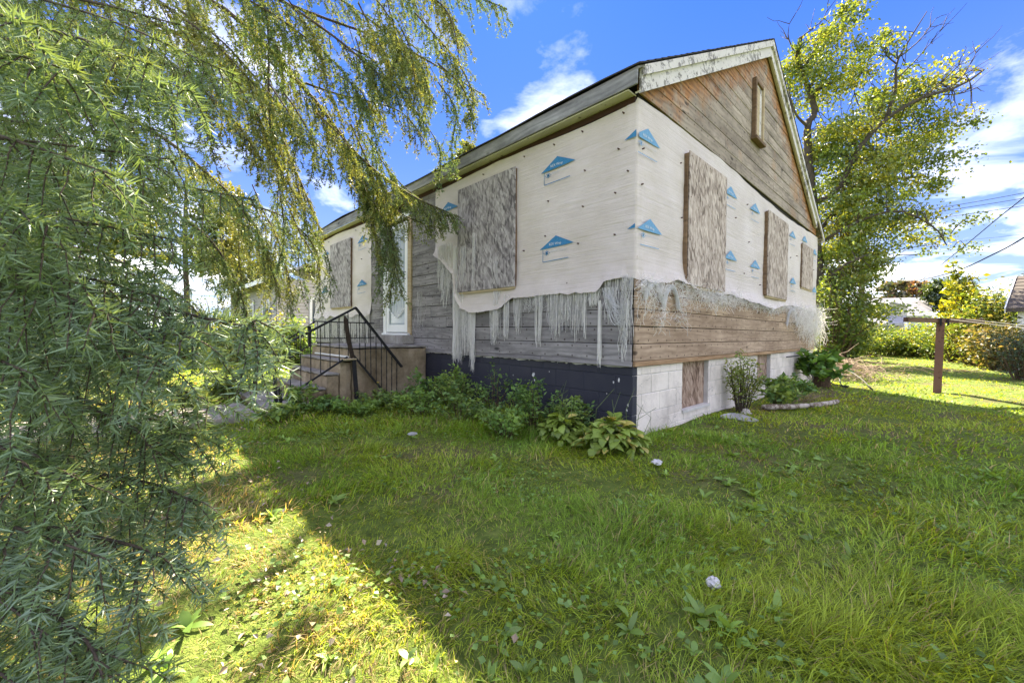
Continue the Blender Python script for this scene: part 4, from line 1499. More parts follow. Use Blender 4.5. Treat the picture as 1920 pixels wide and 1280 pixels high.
# tilted brown and white pipe with a loose cable
pc = at(1527, 683, 9.4)
pipe = thing('bent_pipe', (pc[0], pc[1], 0), 'tilted brown and white pipe propped beside the leafy stump', 'pipe')
a0, a1 = at(1514, 694, 9.4), at(1532, 678, 9.4)
MB().tube([a0, a1], [0.10, 0.10], 12).build('barrel', M['brownpipe'], pipe, True)
MB().tube([a1, a1 + (a1 - a0) * 0.12], [0.105, 0.09], 12).build('collar', M['lidgrey'], pipe, True)
e0 = at(1528, 709, 9.35)
e0[2] = 0.0
MB().beam((a0 * .45 + a1 * .55), e0, 0.09, 0.05).build('leg', M['lidgrey'], pipe)
cab = [a1 + (a1 - a0) * .1, at(1540, 684, 9.3), at(1540, 700, 9.2), at(1534, 722, 8.9), at(1531, 735, 8.7)]
cab[-1][2] = 0.02
MB().tube(smooth_path(cab, 16), 0.011, 5).build('cord', M['twig'], pipe, True)
g = lambda px, py: CAM + (FWD + RGT * (px - 960) / FPX - UPV * (py - 640) / FPX) * ((0.03 - CAM[2]) / (FWD + RGT * (px - 960) / FPX - UPV * (py - 640) / FPX)[2])
cb = [g(1540, 712), g(1560, 718), g(1585, 722)]
tag(MB().tube(smooth_path([g(1636, 730), g(1612, 718) + np.array([0, 0, .12]), g(1590, 712) + np.array([0, 0, .2]), g(1575, 716) + np.array([0, 0, .12]), g(1578, 722), g(1590, 726)], 24), 0.012, 5)
    .build('loose_cable', M['wire'], None, True, tuple(g(1590, 726))), 'loose dark cable looping over the sunlit lawn behind the house', 'cable')
tag(MB().tube(smooth_path([g(1536, 708), g(1552, 716), g(1572, 722), g(1592, 724)], 14), 0.014, 5).build('loose_cable', M['wire'], None, True, tuple(g(1536, 708))),
    'short dark cable trailing from the tilted pipe', 'cable')
MB().tube([(5.6, -0.06, 0.66), (7.3, -0.10, 0.66)], 0.012, 6).build('wall_pipe', M['iron'], house)

# ------------------------------------------------------------------ background buildings
nb = thing('neighbour_house', (0.0, 15.0, 0), 'pale sided neighbouring house seen through the spruce branches', 'house')
nx0, ny0 = 0.42, 14.8
MB().box((nx0, ny0 - 0.02, 0), (nx0 + 6, ny0 + 9, 3.0)).build('wall', M['siding_white'], nb)
mb = MB()
for k in range(22):
    mb.poly([(nx0 - 0.02, ny0 - 0.05, 0.3 + k * .125), (nx0 + 6, ny0 - 0.05, 0.3 + k * .125), (nx0 + 6, ny0 - 0.024, 0.424 + k * .125), (nx0 - 0.02, ny0 - 0.024, 0.424 + k * .125)], [(0, 1, 2, 3)])
    mb.poly([(nx0 - 0.045, ny0 - 0.02, 0.3 + k * .125), (nx0 - 0.045, ny0 + 9, 0.3 + k * .125), (nx0 - 0.022, ny0 + 9, 0.424 + k * .125), (nx0 - 0.022, ny0 - 0.02, 0.424 + k * .125)], [(3, 2, 1, 0)])
tag(mb.build('siding', M['siding_white'], nb), kind='stuff')
mb = MB()
for (xa, xb, za, zb) in ((nx0 - 0.5, nx0 + 3, 2.95, 4.6), (nx0 + 6.5, nx0 + 3, 2.95, 4.6)):
    slab(mb, xa, xb, za, zb, ny0 - 0.4, ny0 + 9.4, 0.10)
mb.build('roof', M['roof_grey'], nb)
MB().beam((nx0 - 0.55, ny0 - 0.42, 2.86), (nx0 - 0.55, ny0 + 9.4, 2.86), 0.03, 0.16).build('fascia', M['doorwhite'], nb)
for (a, b) in ((1.2, 2.2), (3.2, 4.2)):
    wn = MB().box((nx0 + a, ny0 - 0.08, 0.95), (nx0 + b, ny0 - 0.052, 2.3)).build('window', M['glass'], nb)
    for (p, q_) in (((a - .1, .85), (a, 2.4)), ((b, .85), (b + .1, 2.4)), ((a, 2.3), (b, 2.4)), ((a, .85), (b, .95))):
        MB().bevbox((nx0 + p[0] + .002, ny0 - 0.10, p[1]), (nx0 + q_[0] - .002, ny0 - 0.05, q_[1]), .005).build('frame', M['doorwhite'], wn)
for a in (0.8, 3.5):
    wn = MB().box((nx0 - 0.075, ny0 + a, 0.95), (nx0 - 0.05, ny0 + a + .9, 2.3)).build('window', M['glass'], nb)
    MB().bevbox((nx0 - 0.1, ny0 + a - .1, .85), (nx0 - 0.05, ny0 + a - .002, 2.4), .005).build('frame', M['doorwhite'], wn)
    MB().bevbox((nx0 - 0.1, ny0 + a + .902, .85), (nx0 - 0.05, ny0 + a + 1.0, 2.4), .005).build('frame', M['doorwhite'], wn)
# far white house beyond the hedge
fc = at(1680, 620, 44)
fh = thing('far_house', (fc[0], fc[1], 0), 'pale two storey house with grey roof beyond the hedge', 'house')


def fbox(px0, py0, px1, py1, d0, d1, name, mat, parent=None, mb=None):
    """box whose near face covers that patch of the far scene, d1 - d0 deep"""
    P_ = []
    k = (d1 - d0)
    f2 = np.array([FWD[0], FWD[1], 0]) * k
    for (a, b) in ((px0, py1), (px1, py1), (px1, py0), (px0, py0)):
        P_.append(at(a, b, d0))
    return MB().poly(P_ + [p + f2 for p in P_], [(0, 1, 2, 3), (7, 6, 5, 4), (0, 4, 5, 1), (1, 5, 6, 2), (2, 6, 7, 3), (3, 7, 4, 0)]).build(name, mat, parent)


def prism(pix, d0, d1, name, mat, parent):
    P_ = [at(a, b, d0) for a, b in pix]
    f2 = np.array([FWD[0], FWD[1], 0]) * (d1 - d0)
    n = len(P_)
    return MB().poly(P_ + [p + f2 for p in P_], [tuple(range(n)), tuple(range(2 * n - 1, n - 1, -1))] + [(i, i + n, (i + 1) % n + n, (i + 1) % n) for i in range(n)]).build(name, mat, parent)


fbox(1618, 588, 1744, 668, 45, 52, 'wall', M['siding_grey'], fh)
P_ = [at(1612, 592, 44.6), at(1748, 592, 44.6), at(1746, 557, 48.5), at(1614, 560, 48.5), at(1612, 594, 53), at(1748, 594, 53)]
MB().poly(P_, [(0, 1, 2, 3), (3, 2, 5, 4), (0, 3, 4), (1, 5, 2), (0, 4, 5, 1)]).build('roof', M['roof_grey'], fh)
prism([(1648, 592), (1701, 592), (1701, 574), (1672, 568), (1648, 574)], 43.9, 46, 'dormer', M['siding_white'], fh)
P_ = [at(1645, 576, 43.7), at(1672, 567, 43.7), at(1704, 576, 43.7)]
f2 = np.array([FWD[0], FWD[1], 0]) * 3.0
up = np.array([0, 0, .12])
MB().poly(P_ + [p + f2 for p in P_] + [p + up for p in P_] + [p + f2 + up for p in P_],
          [(0, 1, 7, 6), (1, 2, 8, 7), (6, 7, 10, 9), (7, 8, 11, 10), (0, 3, 4, 1), (1, 4, 5, 2), (0, 6, 9, 3), (2, 5, 11, 8)]).build('dormer_roof', M['roof_grey'], fh)
wn = fbox(1671, 577, 1679, 588, 43.78, 43.85, 'window', M['glass'], fh)
fbox(1666, 577, 1670.5, 588, 43.78, 43.86, 'shutter', M['siding_grey'], wn)
P_ = [at(1622, 606, 42.2), at(1699, 606, 42.2), at(1699, 592, 43.8), at(1622, 592, 43.8)]
MB().poly(P_ + [p - np.array([0, 0, .25]) for p in P_], [(0, 1, 2, 3), (7, 6, 5, 4), (0, 4, 5, 1), (1, 5, 6, 2), (2, 6, 7, 3), (3, 7, 4, 0)]).build('porch_roof', M['roof_grey'], fh)
fbox(1630, 607, 1698, 640, 42.9, 43.5, 'porch_wall', M['siding_white'], fh)
wn = fbox(1662, 607.5, 1674, 618, 42.8, 42.88, 'window', M['glass'], fh)
for a in (1651, 1684):
    fbox(a, 609, a + 2, 613, 42.8, 42.88, 'lamp', M['iron'], fh)
fbox(1698, 600, 1702, 640, 42.0, 42.2, 'porch_post', M['doorwhite'], fh)
sh = thing('far_shed', tuple(at(1690, 640, 36) * np.array([1, 1, 0])), 'low dark flat roofed carport in front of the far house', 'shed')
fbox(1652, 617, 1724, 622, 36, 39, 'flat_roof', M['darkopen'], sh)
for a in (1656, 1720):
    fbox(a, 622, a + 2, 652, 36.2, 36.35, 'post', M['fascia'], sh)
fbox(1656, 622.2, 1722, 652, 38.5, 38.6, 'back_wall', M['siding_grey'], sh)

# garage at the right edge
ga = at(1908, 640, 13.2)
gr = thing('garage', (ga[0], ga[1], 0), 'white trimmed garage with brown shingles at the right edge', 'garage')
fx = ga - CAM
fx[2] = 0
fx /= np.linalg.norm(fx)
axr = np.array([fx[1], -fx[0], 0.0])
g0 = np.array([ga[0], ga[1], 0.0])


def gbox(a0, a1, b0, b1, z0, z1, name, mat):
    c = [g0 + axr * a + fx * b for a, b in ((a0, b0), (a1, b0), (a1, b1), (a0, b1))]
    return MB().poly([p + np.array([0, 0, z0]) for p in c] + [p + np.array([0, 0, z1]) for p in c],
                     [(0, 3, 2, 1), (4, 5, 6, 7), (0, 1, 5, 4), (1, 2, 6, 5), (2, 3, 7, 6), (3, 0, 4, 7)]).build(name, mat, gr)


gbox(0.05, 4.5, 0.0, 5.0, 0, 2.0, 'wall', M['siding_grey'])
gbox(-0.02, 0.14, -0.03, -0.002, 0, 2.0, 'corner_trim', M['doorwhite'])
mb = MB()
z0, z1 = 2.0, 3.3
c = [g0 + axr * -0.25 + fx * -0.3, g0 + axr * 4.8 + fx * -0.3, g0 + axr * 4.8 + fx * 2.6, g0 + axr * -0.05 + fx * 2.6, g0 + axr * 4.8 + fx * 5.4, g0 + axr * -0.25 + fx * 5.4]
zz = [z0, z0, z1, z1, z0, z0]
c = [p + np.array([0, 0, h_]) for p, h_ in zip(c, zz)]
mb.poly(c + [p - np.array([0, 0, .1]) for p in c], [(0, 1, 2, 3), (3, 2, 4, 5), (6, 9, 8, 7), (9, 11, 10, 8), (0, 6, 7, 1), (0, 3, 9, 6), (3, 5, 11, 9), (5, 4, 10, 11), (1, 7, 8, 2), (2, 8, 10, 4)])
rg_ = mb.build('roof', M['roof_brown'], gr)
for k in range(9):
    f0, f1 = k / 9, (k + 1.15) / 9
    a_ = c[0] + (c[3] - c[0]) * f0
    b_ = c[1] + (c[2] - c[1]) * f0
    a2 = c[0] + (c[3] - c[0]) * min(f1, 1)
    b2 = c[1] + (c[2] - c[1]) * min(f1, 1)
    u1, u2 = np.array([0, 0, .03]), np.array([0, 0, .012])
    MB().poly([a_ + u1, b_ + u1, b2 + u2, a2 + u2, a_ + u2 * .3, b_ + u2 * .3], [(0, 1, 2, 3), (0, 4, 5, 1)]).build('shingle_course', M['roof_brown'], rg_)
MB().beam(c[0] - np.array([0, 0, .05]) - axr * .03, c[3] - np.array([0, 0, .05]) - axr * .03, 0.03, 0.18).build('rake_trim', M['doorwhite'], gr)

# utility pole and wires
pp = at(1613, 640, 30)
up_ = thing('utility_pole', (pp[0], pp[1], 0), 'grey wooden utility pole rising behind the maple', 'utility pole')
MB().tube([(pp[0], pp[1], -0.3), (pp[0], pp[1], 5), (pp[0], pp[1], 10.5)], [0.20, 0.18, 0.14], 10).build('pole', M['pole'], up_, True)
axr = np.array([RGT[0], RGT[1], 0.0])
cz = np.array([pp[0], pp[1], 9.6])
MB().beam(cz - axr * 1.1, cz + axr * 1.1, 0.12, 0.12).build('cross_arm', M['pole'], up_)
for a in (-1, -.35, .35, 1):
    MB().tube([cz + axr * a + np.array([0, 0, .05]), cz + axr * a + np.array([0, 0, .25])], [.04, .055], 8).build('insulator', M['lidgrey'], up_)


def wire(pts, r_, label, group=None, n=20):
    p = smooth_path([at(*q_) for q_ in pts], n)
    tag(MB().tube(p, r_, 5).build('overhead_wire', M['wire'], None, True, tuple(p[0])), label, 'wire', 'overhead wires on the right')


wire([(1500, 431, 31), (1760, 390, 29), (1930, 360, 27), (2400, 270, 24)], 0.018, 'topmost of the three close parallel wires at right')
wire([(1500, 437, 31), (1760, 397, 29), (1930, 370, 27), (2400, 290, 24)], 0.018, 'middle of the three close parallel wires at right')
wire([(1500, 441, 31), (1760, 409, 29), (1930, 384, 27), (2400, 310, 24)], 0.018, 'lowest of the three close parallel wires at right')
wire([(1600, 490, 40), (1790, 454, 39), (1930, 438, 37), (2400, 380, 34)], 0.012, 'upper of the two faint thin wires crossing the low cloud')
wire([(1600, 496, 40), (1790, 468, 39), (1930, 452, 37), (2400, 400, 34)], 0.012, 'lower of the two faint thin wires crossing the low cloud')
wire([(1665, 524, 20), (1715, 526, 17), (1790, 509, 13), (1860, 478, 10.5), (1925, 442, 9), (2100, 320, 7)], 0.016, 'thick twisted service cable sagging toward the right edge')
wire([(1712, 538, 20), (1800, 468, 14), (1870, 410, 11), (1925, 366, 9.4), (2100, 220, 7.5)], 0.012, 'straight wire rising steeply to the right edge')
wire([(1613, 430, 30), (1640, 490, 30.5), (1680, 550, 31), (1720, 600, 32)], 0.012, 'thin guy wire running down from the utility pole')

# ------------------------------------------------------------------ grass
def outside(x, y):
    k = ~((x > -0.03) & (x < W + 0.03) & (y > -0.03) & (y < L + 0.1))
    k &= ~((x > -2.36) & (x < 0.0) & (y > YS - 0.01) & (y < YE + 0.02))
    k &= ~((x < -2.40) & (x > -9.5) & (y > 3.74 + 0.08 * (vnoise(x, y, .2, 1) - .5)) & (y < 4.90))
    return k


yaw0 = math.atan2(FWD[1], FWD[0])
parts = []
LG = np.array
for (r0, r1, dens, wd, hs) in ((0.35, 1.3, 14000, 0.0012, 1.0), (1.3, 2.6, 12000, 0.0015, 1.0), (2.6, 5.0, 4900, 0.0024, 1.0), (5.0, 9.0, 1350, 0.0046, 1.0),
                               (9.0, 16.0, 270, 0.0110, 1.05), (16.0, 34.0, 45, 0.024, 1.15)):
    half = R(66)
    n = int(half * (r1 * r1 - r0 * r0) * dens)
    rr = np.sqrt(rng.uniform(r0 * r0, r1 * r1, n))
    an = yaw0 + rng.uniform(-half, half, n)
    x = CAM[0] + rr * np.cos(an)
    y = CAM[1] + rr * np.sin(an)
    k = outside(x, y)
    x, y = x[k], y[k]
    # tufts: pull blades a little toward clump centres, thin out in bare patches
    cell = 0.085
    tx = np.floor(x / cell) * cell + cell * (0.5 + 0.4 * np.sin(np.floor(x / cell) * 12.9 + np.floor(y / cell) * 78.2))
    ty = np.floor(y / cell) * cell + cell * (0.5 + 0.4 * np.sin(np.floor(x / cell) * 39.3 + np.floor(y / cell) * 11.1))
    pull = rng.uniform(0, 0.55, len(x))
    x, y = x + (tx - x) * pull, y + (ty - y) * pull
    lush = vnoise(x, y, 0.55, 21)
    bare = vnoise(x, y, 0.38, 22)
    litz = np.clip((-2.75 - x) / 0.4, 0, 1)               # sunlit strip: dry grass, its share raised to paint in the sun's yellow
    k = rng.random(len(x)) < np.clip(1.2 - 1.25 * np.clip((bare - 0.55) * 3, 0, 1) - 0.20 * litz, 0.34, 1)
    x, y, lush, litz, bare = x[k], y[k], lush[k], litz[k], bare[k]
    n = len(x)
    wall = np.clip(1 - np.maximum(-x, 0) / 1.3, 0, 1) * (y > 0.2) * (y < 3.9) * (x < 0)
    wal2 = np.clip(1 - np.hypot(x + 1.6, y - 3.4) / 1.0, 0, 1)
    h = (0.036 + 0.062 * lush ** 1.6 + 0.20 * wall * (.3 + lush) + 0.03 * wal2 + 0.075 * np.clip(vnoise(x, y, .32, 29) * 2.2 - 1.1, 0, 1) * (x < .8)) * rng.uniform(0.5, 1.45, n) * hs * (1 - 0.30 * litz)
    far = np.clip((x - 4) / 6, 0, 1)
    h *= (1 - 0.25 * far)
    az = rng.uniform(0, 2 * np.pi, n) * 0.6 + 2 * np.pi * vnoise(x, y, 0.35, 23)
    elev = rng.uniform(0.55, 1.4, n)
    droop = rng.uniform(0.3, 1.9, n)
    g1 = LG([0.275, 0.435, 0.036])
    g2 = LG([0.385, 0.50, 0.05])
    g3 = LG([0.20, 0.375, 0.048])
    dry = LG([0.52, 0.43, 0.20])
    m1 = vnoise(x, y, 0.5, 24)[:, None]
    c = g3 * (1 - m1) + g1 * m1
    m2 = np.clip(vnoise(x, y, 0.9, 25) * 1.5 - 0.35 + rng.normal(0, 0.2, n), 0, 1)[:, None]
    c = c * (1 - m2) + g2 * m2
    pd = 0.08 + 0.56 * litz + 0.18 * np.clip((bare - 0.5) * 3, 0, 1) + 0.06 * np.clip(vnoise(x, y, 1.4, 26) * 2 - 0.9, 0, 1)
    isd = (rng.random(n) < pd)[:, None]
    c = np.where(isd, dry * rng.uniform(0.6, 1.15, (n, 1)), c)
    c = c * rng.uniform(0.5, 1.4, (n, 1))
    P = np.stack([x, y, gh(x, y) - 0.006], -1)
    parts.append(strips(P, az, h, np.full(n, wd) * rng.uniform(.7, 1.4, n), elev, droop, [1.0, 0.8], c, rng.uniform(-.6, .6, n)))
V, lp, sz, cc = join(parts)
o = sub('grass', V, lp, sz, M['grass'], None, cc)
tag(o, 'uneven green lawn grass around the house', 'grass', kind='stuff')


# ------------------------------------------------------------------ weeds and litter among the grass
def scatter(n, rmin, rmax):
    rr = np.sqrt(rng.uniform(rmin ** 2, rmax ** 2, n))
    an = yaw0 + rng.uniform(-R(64), R(64), n)
    x = CAM[0] + rr * np.cos(an)
    y = CAM[1] + rr * np.sin(an)
    k = outside(x, y)
    return x[k], y[k]


parts = []
x, y = scatter(1700, 0.9, 7.0)
k = (rng.random(len(x)) < np.where(vnoise(x, y, 0.7, 31) > 0.52, 0.9, 0.12)) & (x < 1.2)
x, y = x[k], y[k]
for i in range(len(x)):
    nl = rng.integers(4, 9)
    az = rng.uniform(0, 6.28) + np.arange(nl) * 2.4 + rng.normal(0, .3, nl)
    s_ = rng.uniform(0.4, 0.85)
    Lf = rng.uniform(0.05, 0.125, nl) * s_
    P = np.tile([[x[i], y[i], float(gh(x[i], y[i])) + 0.01]], (nl, 1))
    base = LG([0.19, 0.32, 0.06]) * rng.uniform(.7, 1.4) + LG([0.03, 0.02, 0.0]) * rng.random()
    parts.append(strips(P, az, Lf, Lf * rng.uniform(.12, .24, nl), rng.uniform(.35, 1.25, nl), rng.uniform(.4, 1.4, nl), [.25, .85, 1.0, .7], np.tile(base, (nl, 1)) * rng.uniform(.8, 1.2, (nl, 1)), rng.normal(0, .4, nl)))
# clover and ground ivy: small round leaves in patches
x, y = scatter(16000, 0.5, 6.0)
k = (vnoise(x, y, 0.45, 33) > 0.62) & (x < 1.5)
x, y = x[k], y[k]
n = len(x)
P = np.stack([x, y, gh(x, y) + rng.uniform(0.015, 0.055, n)], -1)
az = rng.uniform(0, 6.28, n)
D = np.stack([np.cos(az), np.sin(az), rng.normal(0, .25, n)], -1)
Nn = np.stack([rng.normal(0, .35, n), rng.normal(0, .35, n), np.ones(n)], -1)
Lf = rng.uniform(0.014, 0.032, n)
c = LG([0.18, 0.31, 0.06]) * rng.uniform(.6, 1.4, (n, 1))
parts.append(leaves(P, D, Nn, Lf, Lf * 0.95, c, 0.08, 0.5))
V, lp, sz, cc = join(parts)
o = sub('lawn_weeds', V, lp, sz, M['leaf'], None, cc)
tag(o, 'broad leaved weeds and clover growing through the lawn', 'weeds', kind='stuff')

# pale dry leaves and thatch lying in the sunlit strip
n = 2600
x = rng.uniform(-4.6, -2.7, n)
y = rng.uniform(-1.6, 3.3, n)
k = (rng.random(n) < 0.25 + 0.75 * (vnoise(x, y, .4, 41) > .5)) & outside(x, y)
x, y = x[k], y[k]
n = len(x)
P = np.stack([x, y, gh(x, y) + rng.uniform(0.012, 0.055, n)], -1)
az = rng.uniform(0, 6.28, n)
D = np.stack([np.cos(az), np.sin(az), rng.normal(0, .4, n)], -1)
Nn = np.stack([rng.normal(0, .6, n), rng.normal(0, .6, n), np.ones(n)], -1)
Lf = rng.uniform(0.012, 0.040, n)
tone = rng.random((n, 1))
c = LG([0.42, 0.37, 0.27]) * (1 - tone) + LG([0.30, 0.21, 0.10]) * tone
c = c * rng.uniform(.6, 1.3, (n, 1))
V, lp, sz, cc = leaves(P, D, Nn, Lf, Lf * rng.uniform(.35, .8, n), c, 0.22, 0.45)
o = sub('fallen_leaves', V, lp, sz, M['litterleaf'], None, cc)
tag(o, 'curled pale dry leaves strewn over the sunlit grass', 'leaves', kind='stuff')


# ------------------------------------------------------------------ plants by the walls
def hosta(c, rad, nl, label, seed, yel=0.5):
    rg = np.random.default_rng(seed)
    root = thing('hosta_plant', (c[0], c[1], 0), label, 'hosta')
    az = rg.uniform(0, 6.28, nl)
    ring = rg.random(nl) ** 0.5
    P = np.stack([c[0] + np.cos(az) * ring * rad * .55, c[1] + np.sin(az) * ring * rad * .55, 0.05 + 0.20 * (1 - ring) + rg.uniform(0, .06, nl)], -1)
    Lf = rg.uniform(0.075, 0.15, nl)
    col = LG([0.26, 0.37, 0.06]) * rg.uniform(.6, 1.3, (nl, 1))
    ye = (rg.random(nl) < yel * .35)[:, None]
    col = np.where(ye, LG([0.60, 0.54, 0.15]) * rg.uniform(.7, 1.1, (nl, 1)), col)
    el = 1.15 - 0.75 * ring + rg.normal(0, .2, nl)
    V, lp, sz, cc = strips(P, az + rg.normal(0, .5, nl), Lf, Lf * rg.uniform(.24, .34, nl), el, rg.uniform(1.2, 2.3, nl), [.18, .75, 1.0, .92, .6], col, rg.normal(0, .35, nl))
    sub('foliage', V, lp, sz, M['leaf'], root, cc, True)
    mb = MB()
    for k in range(9):
        a = rg.uniform(0, 6.28)
        r_ = rg.uniform(0, rad * .7)
        p = np.array([c[0] + math.cos(a) * r_, c[1] + math.sin(a) * r_, .1])
        h_ = rg.uniform(.25, .5)
        mb.tube([p, p + np.array([rg.normal(0, .05), rg.normal(0, .05), h_ * .6]), p + np.array([rg.normal(0, .12), rg.normal(0, .12), h_])], [.003, .0025, .0015], 4)
    mb.build('flower_stalk', M['leafstem'], root)
    return root


M['leafstem'] = simple('green_stem', (0.12, 0.17, 0.05), 0.7)
hosta((-0.38, -0.02), 0.50, 300, 'yellowing hosta clump at the house corner', 5, .45)
hosta((-0.46, 0.50), 0.38, 150, 'green hosta clump left of the corner under the blue foundation', 6, .15)


def bushy(name, base, h, rad, nst, nlf, ll, cols, label, cat, seed, lean=(0, 0), group=None, lw=.5, bare=0.15, mat='leaf', stem='twig', up=0.3, vol=0.0):
    """stems fanning from the base with leaves all along them"""
    rg = np.random.default_rng(seed)
    root = thing(name, (base[0], base[1], base[2] if len(base) > 2 else 0), label, cat, group)
    b0 = np.array([base[0], base[1], base[2] if len(base) > 2 else 0.0])
    K = 7
    PL, RD = [], []
    for k in range(nst):
        a = rg.uniform(0, 6.28)
        r_ = rad * rg.random() ** .6
        hh = h * rg.uniform(.55, 1.05) * (1 - .35 * (r_ / rad) ** 2)
        st = b0 + np.array([math.cos(a), math.sin(a), 0]) * r_ * .25
        en = b0 + np.array([math.cos(a) * r_ + lean[0], math.sin(a) * r_ + lean[1], hh])
        f = np.linspace(0, 1, K)[:, None]
        p = st + (en - st) * f
        p[:, 2] += 0.18 * hh * np.sin(f[:, 0] * np.pi)
        p += rg.normal(0, .02 * h, (K, 3)) * f
        PL.append(p)
        RD.append(np.linspace(.010, .002, K) * max(h, .5))
    PL, RD = np.array(PL), np.array(RD)
    V, lp, sz, cc = tubes(PL, RD, 4)
    sub('stems', V, lp, sz, M[stem], root)
    si = rg.integers(0, nst, nlf)
    u = bare + (1 - bare) * rg.random(nlf) ** .75
    fi = u * (K - 1)
    i0 = np.minimum(fi.astype(int), K - 2)
    fr = (fi - i0)[:, None]
    P = PL[si, i0] * (1 - fr) + PL[si, i0 + 1] * fr
    P = P + rg.normal(0, 1, (nlf, 3)) * (vol + 0.025 * h + .01)
    P[:, 2] = np.maximum(P[:, 2], b0[2] + .02)
    D = rg.normal(0, 1, (nlf, 3))
    D[:, 2] = D[:, 2] * .5 + up - .1
    Nn = rg.normal(0, .6, (nlf, 3)) + np.array([0, 0, 1.0])
    Lf = ll * rg.uniform(.6, 1.35, nlf)
    cols = np.array(cols)
    # colour by clump, so light and dark tufts show
    ci = (np.floor(si * 7.31) % len(cols)).astype(int)
    c = cols[np.where(rg.random(nlf) < .7, ci, rg.integers(0, len(cols), nlf))] * rg.uniform(.7, 1.25, (nlf, 1))
    V, lp, sz, cc = leaves(P, D, Nn, Lf, Lf * lw * rg.uniform(.8, 1.2, nlf), c, .10, .42)
    sub('crown', V, lp, sz, M[mat], root, cc)
    return root


GR = [(0.17, 0.31, 0.075), (0.22, 0.37, 0.08), (0.12, 0.24, 0.07)]
GW = [(0.21, 0.34, 0.08), (0.14, 0.26, 0.075), (0.28, 0.40, 0.09)]
GY = [(0.240, 0.315, 0.053), (0.150, 0.255, 0.045), (0.360, 0.375, 0.068), (0.105, 0.180, 0.045)]
gw_ = 'weeds along the front foundation'
bushy('weed_clump', (-0.34, 0.98), 0.60, .36, 24, 1050, .05, GR, 'tallest leafy weed clump against the blue foundation', 'weeds', 61, group=gw_)
bushy('weed_clump', (-0.60, 1.38), 0.26, .38, 22, 560, .05, GW, 'low weed clump left of the tallest one by the blue wall', 'weeds', 62, group=gw_)
bushy('weed_clump', (-0.26, 1.80), 0.80, .22, 11, 420, .045, GR, 'thin upright weed with ferny leaves against the blue wall', 'weeds', 63, group=gw_)
bushy('weed_clump', (-0.45, 2.35), 0.58, .34, 22, 800, .055, GW, 'broad weed clump where the blue wall nears the steps', 'weeds', 64, group=gw_)
bushy('weed_clump', (-0.42, 3.05), 0.52, .42, 24, 900, .06, GR, 'leafy weeds in the angle of steps and blue wall', 'weeds', 65, group=gw_)
bushy('weed_clump', (-1.05, 3.45), 0.22, .38, 22, 520, .055, GW, 'weeds at the foot of the slumped railing', 'weeds', 66, group=gw_)
bushy('weed_clump', (-1.75, 3.48), 0.24, .32, 18, 420, .065, GR, 'weeds hiding the base of the lower steps', 'weeds', 67, group=gw_)
bushy('weed_clump', (-2.30, 3.30), 0.20, .34, 16, 300, .08, GW, 'broad leaved weeds around the near railing post', 'weeds', 68, group=gw_)
bushy('weed_clump', (-2.55, 5.35), 0.48, .30, 18, 520, .085, [(0.12, 0.2, 0.06), (0.2, 0.26, 0.09)], 'big leaved weed beside the far railing post', 'weeds', 69, group=gw_)
bushy('weed_clump', (-2.0, 3.62), 0.46, .20, 14, 420, .07, GW, 'weed growing up through the bottom of the near railing', 'weeds', 70, group=gw_)
for k, (bx_, by_, h_, r_, lab) in enumerate(((-0.80, 0.95, .30, .34, 'low weed patch in front of the tallest clump'), (-0.75, 1.85, .34, .36, 'low weed patch in front of the thin upright weed'),
                                             (-0.85, 2.55, .36, .40, 'bright weed patch a pace out from the blue wall'), (-0.95, 3.05, .24, .36, 'bright weed patch before the landing'),
                                             (-1.45, 3.15, .20, .36, 'weed patch a pace out from the railing foot'), (-0.25, 0.55, .42, .24, 'weed behind the hosta against the blue wall'),
                                             (-0.20, 2.75, .60, .26, 'tall weed where the landing meets the blue wall'))):
    bushy('weed_clump', (bx_, by_), h_, r_, 22, 620, .055, GW if k % 2 else [(0.26, 0.42, 0.09), (0.20, 0.36, 0.09)], lab, 'weeds', 81 + k, group=gw_)
# tiny yellow flower by the steps
MBf = MB()
MBf.tube([(-1.0, 3.5, 0.1), (-1.0, 3.5, 0.33)], .004, 4)
fl = thing('yellow_flower', (-1.0, 3.5, 0), 'single yellow flower in front of the concrete steps', 'flower')
MBf.build('stem', M['leafstem'], fl)
M['yellow'] = simple('yellow_petals', (0.80, 0.60, 0.03), 0.6)
mb = MB()
for k in range(12):
    a = k * 2 * math.pi / 12
    c_ = np.array([-1.0, 3.5, .335])
    d_ = np.array([math.cos(a) * .7, math.sin(a) * .7, .6]) * .028
    s_ = np.array([-math.sin(a), math.cos(a), 0]) * .008
    mb.poly([c_, c_ + d_ * .6 + s_, c_ + d_, c_ + d_ * .6 - s_], [(0, 1, 2, 3)])
mb.build('petals', M['yellow'], fl)

bushy('small_shrub', (2.50, -0.22), 0.86, .30, 24, 1300, .055, [(0.25, 0.34, 0.08), (0.33, 0.37, 0.09), (0.18, 0.26, 0.07)], 'upright small shrub against the white gable foundation', 'shrub', 71, lw=.42, stem='bark')
bushy('leafy_plant', (3.45, -0.42), 0.46, .34, 26, 1100, .07, GW, 'low green plant inside the edging logs', 'plant', 72, lw=.62)
bushy('leafy_plant', (4.9, -0.30), 0.40, .40, 22, 800, .07, GR, 'low plant behind the edging logs before the leafy stump', 'plant', 73, lw=.6)
bushy('leafy_stump', (6.75, -0.42), 0.80, .46, 24, 420, .15, [(0.14, 0.28, 0.05), (0.20, 0.36, 0.06), (0.10, 0.21, 0.045)], 'squat stump sprouting large green leaves at the gable end', 'stump', 74, lw=.75, bare=.55)
mb = MB()
mb.tube([(6.75, -.42, -.05), (6.76, -.43, .2), (6.74, -.42, .42)], [.17, .14, .15], 10)
st_ = [o_ for o_ in bpy.data.objects if o_.name.startswith('leafy_stump')][0]
mb.build('trunk', M['twig'], st_, True)
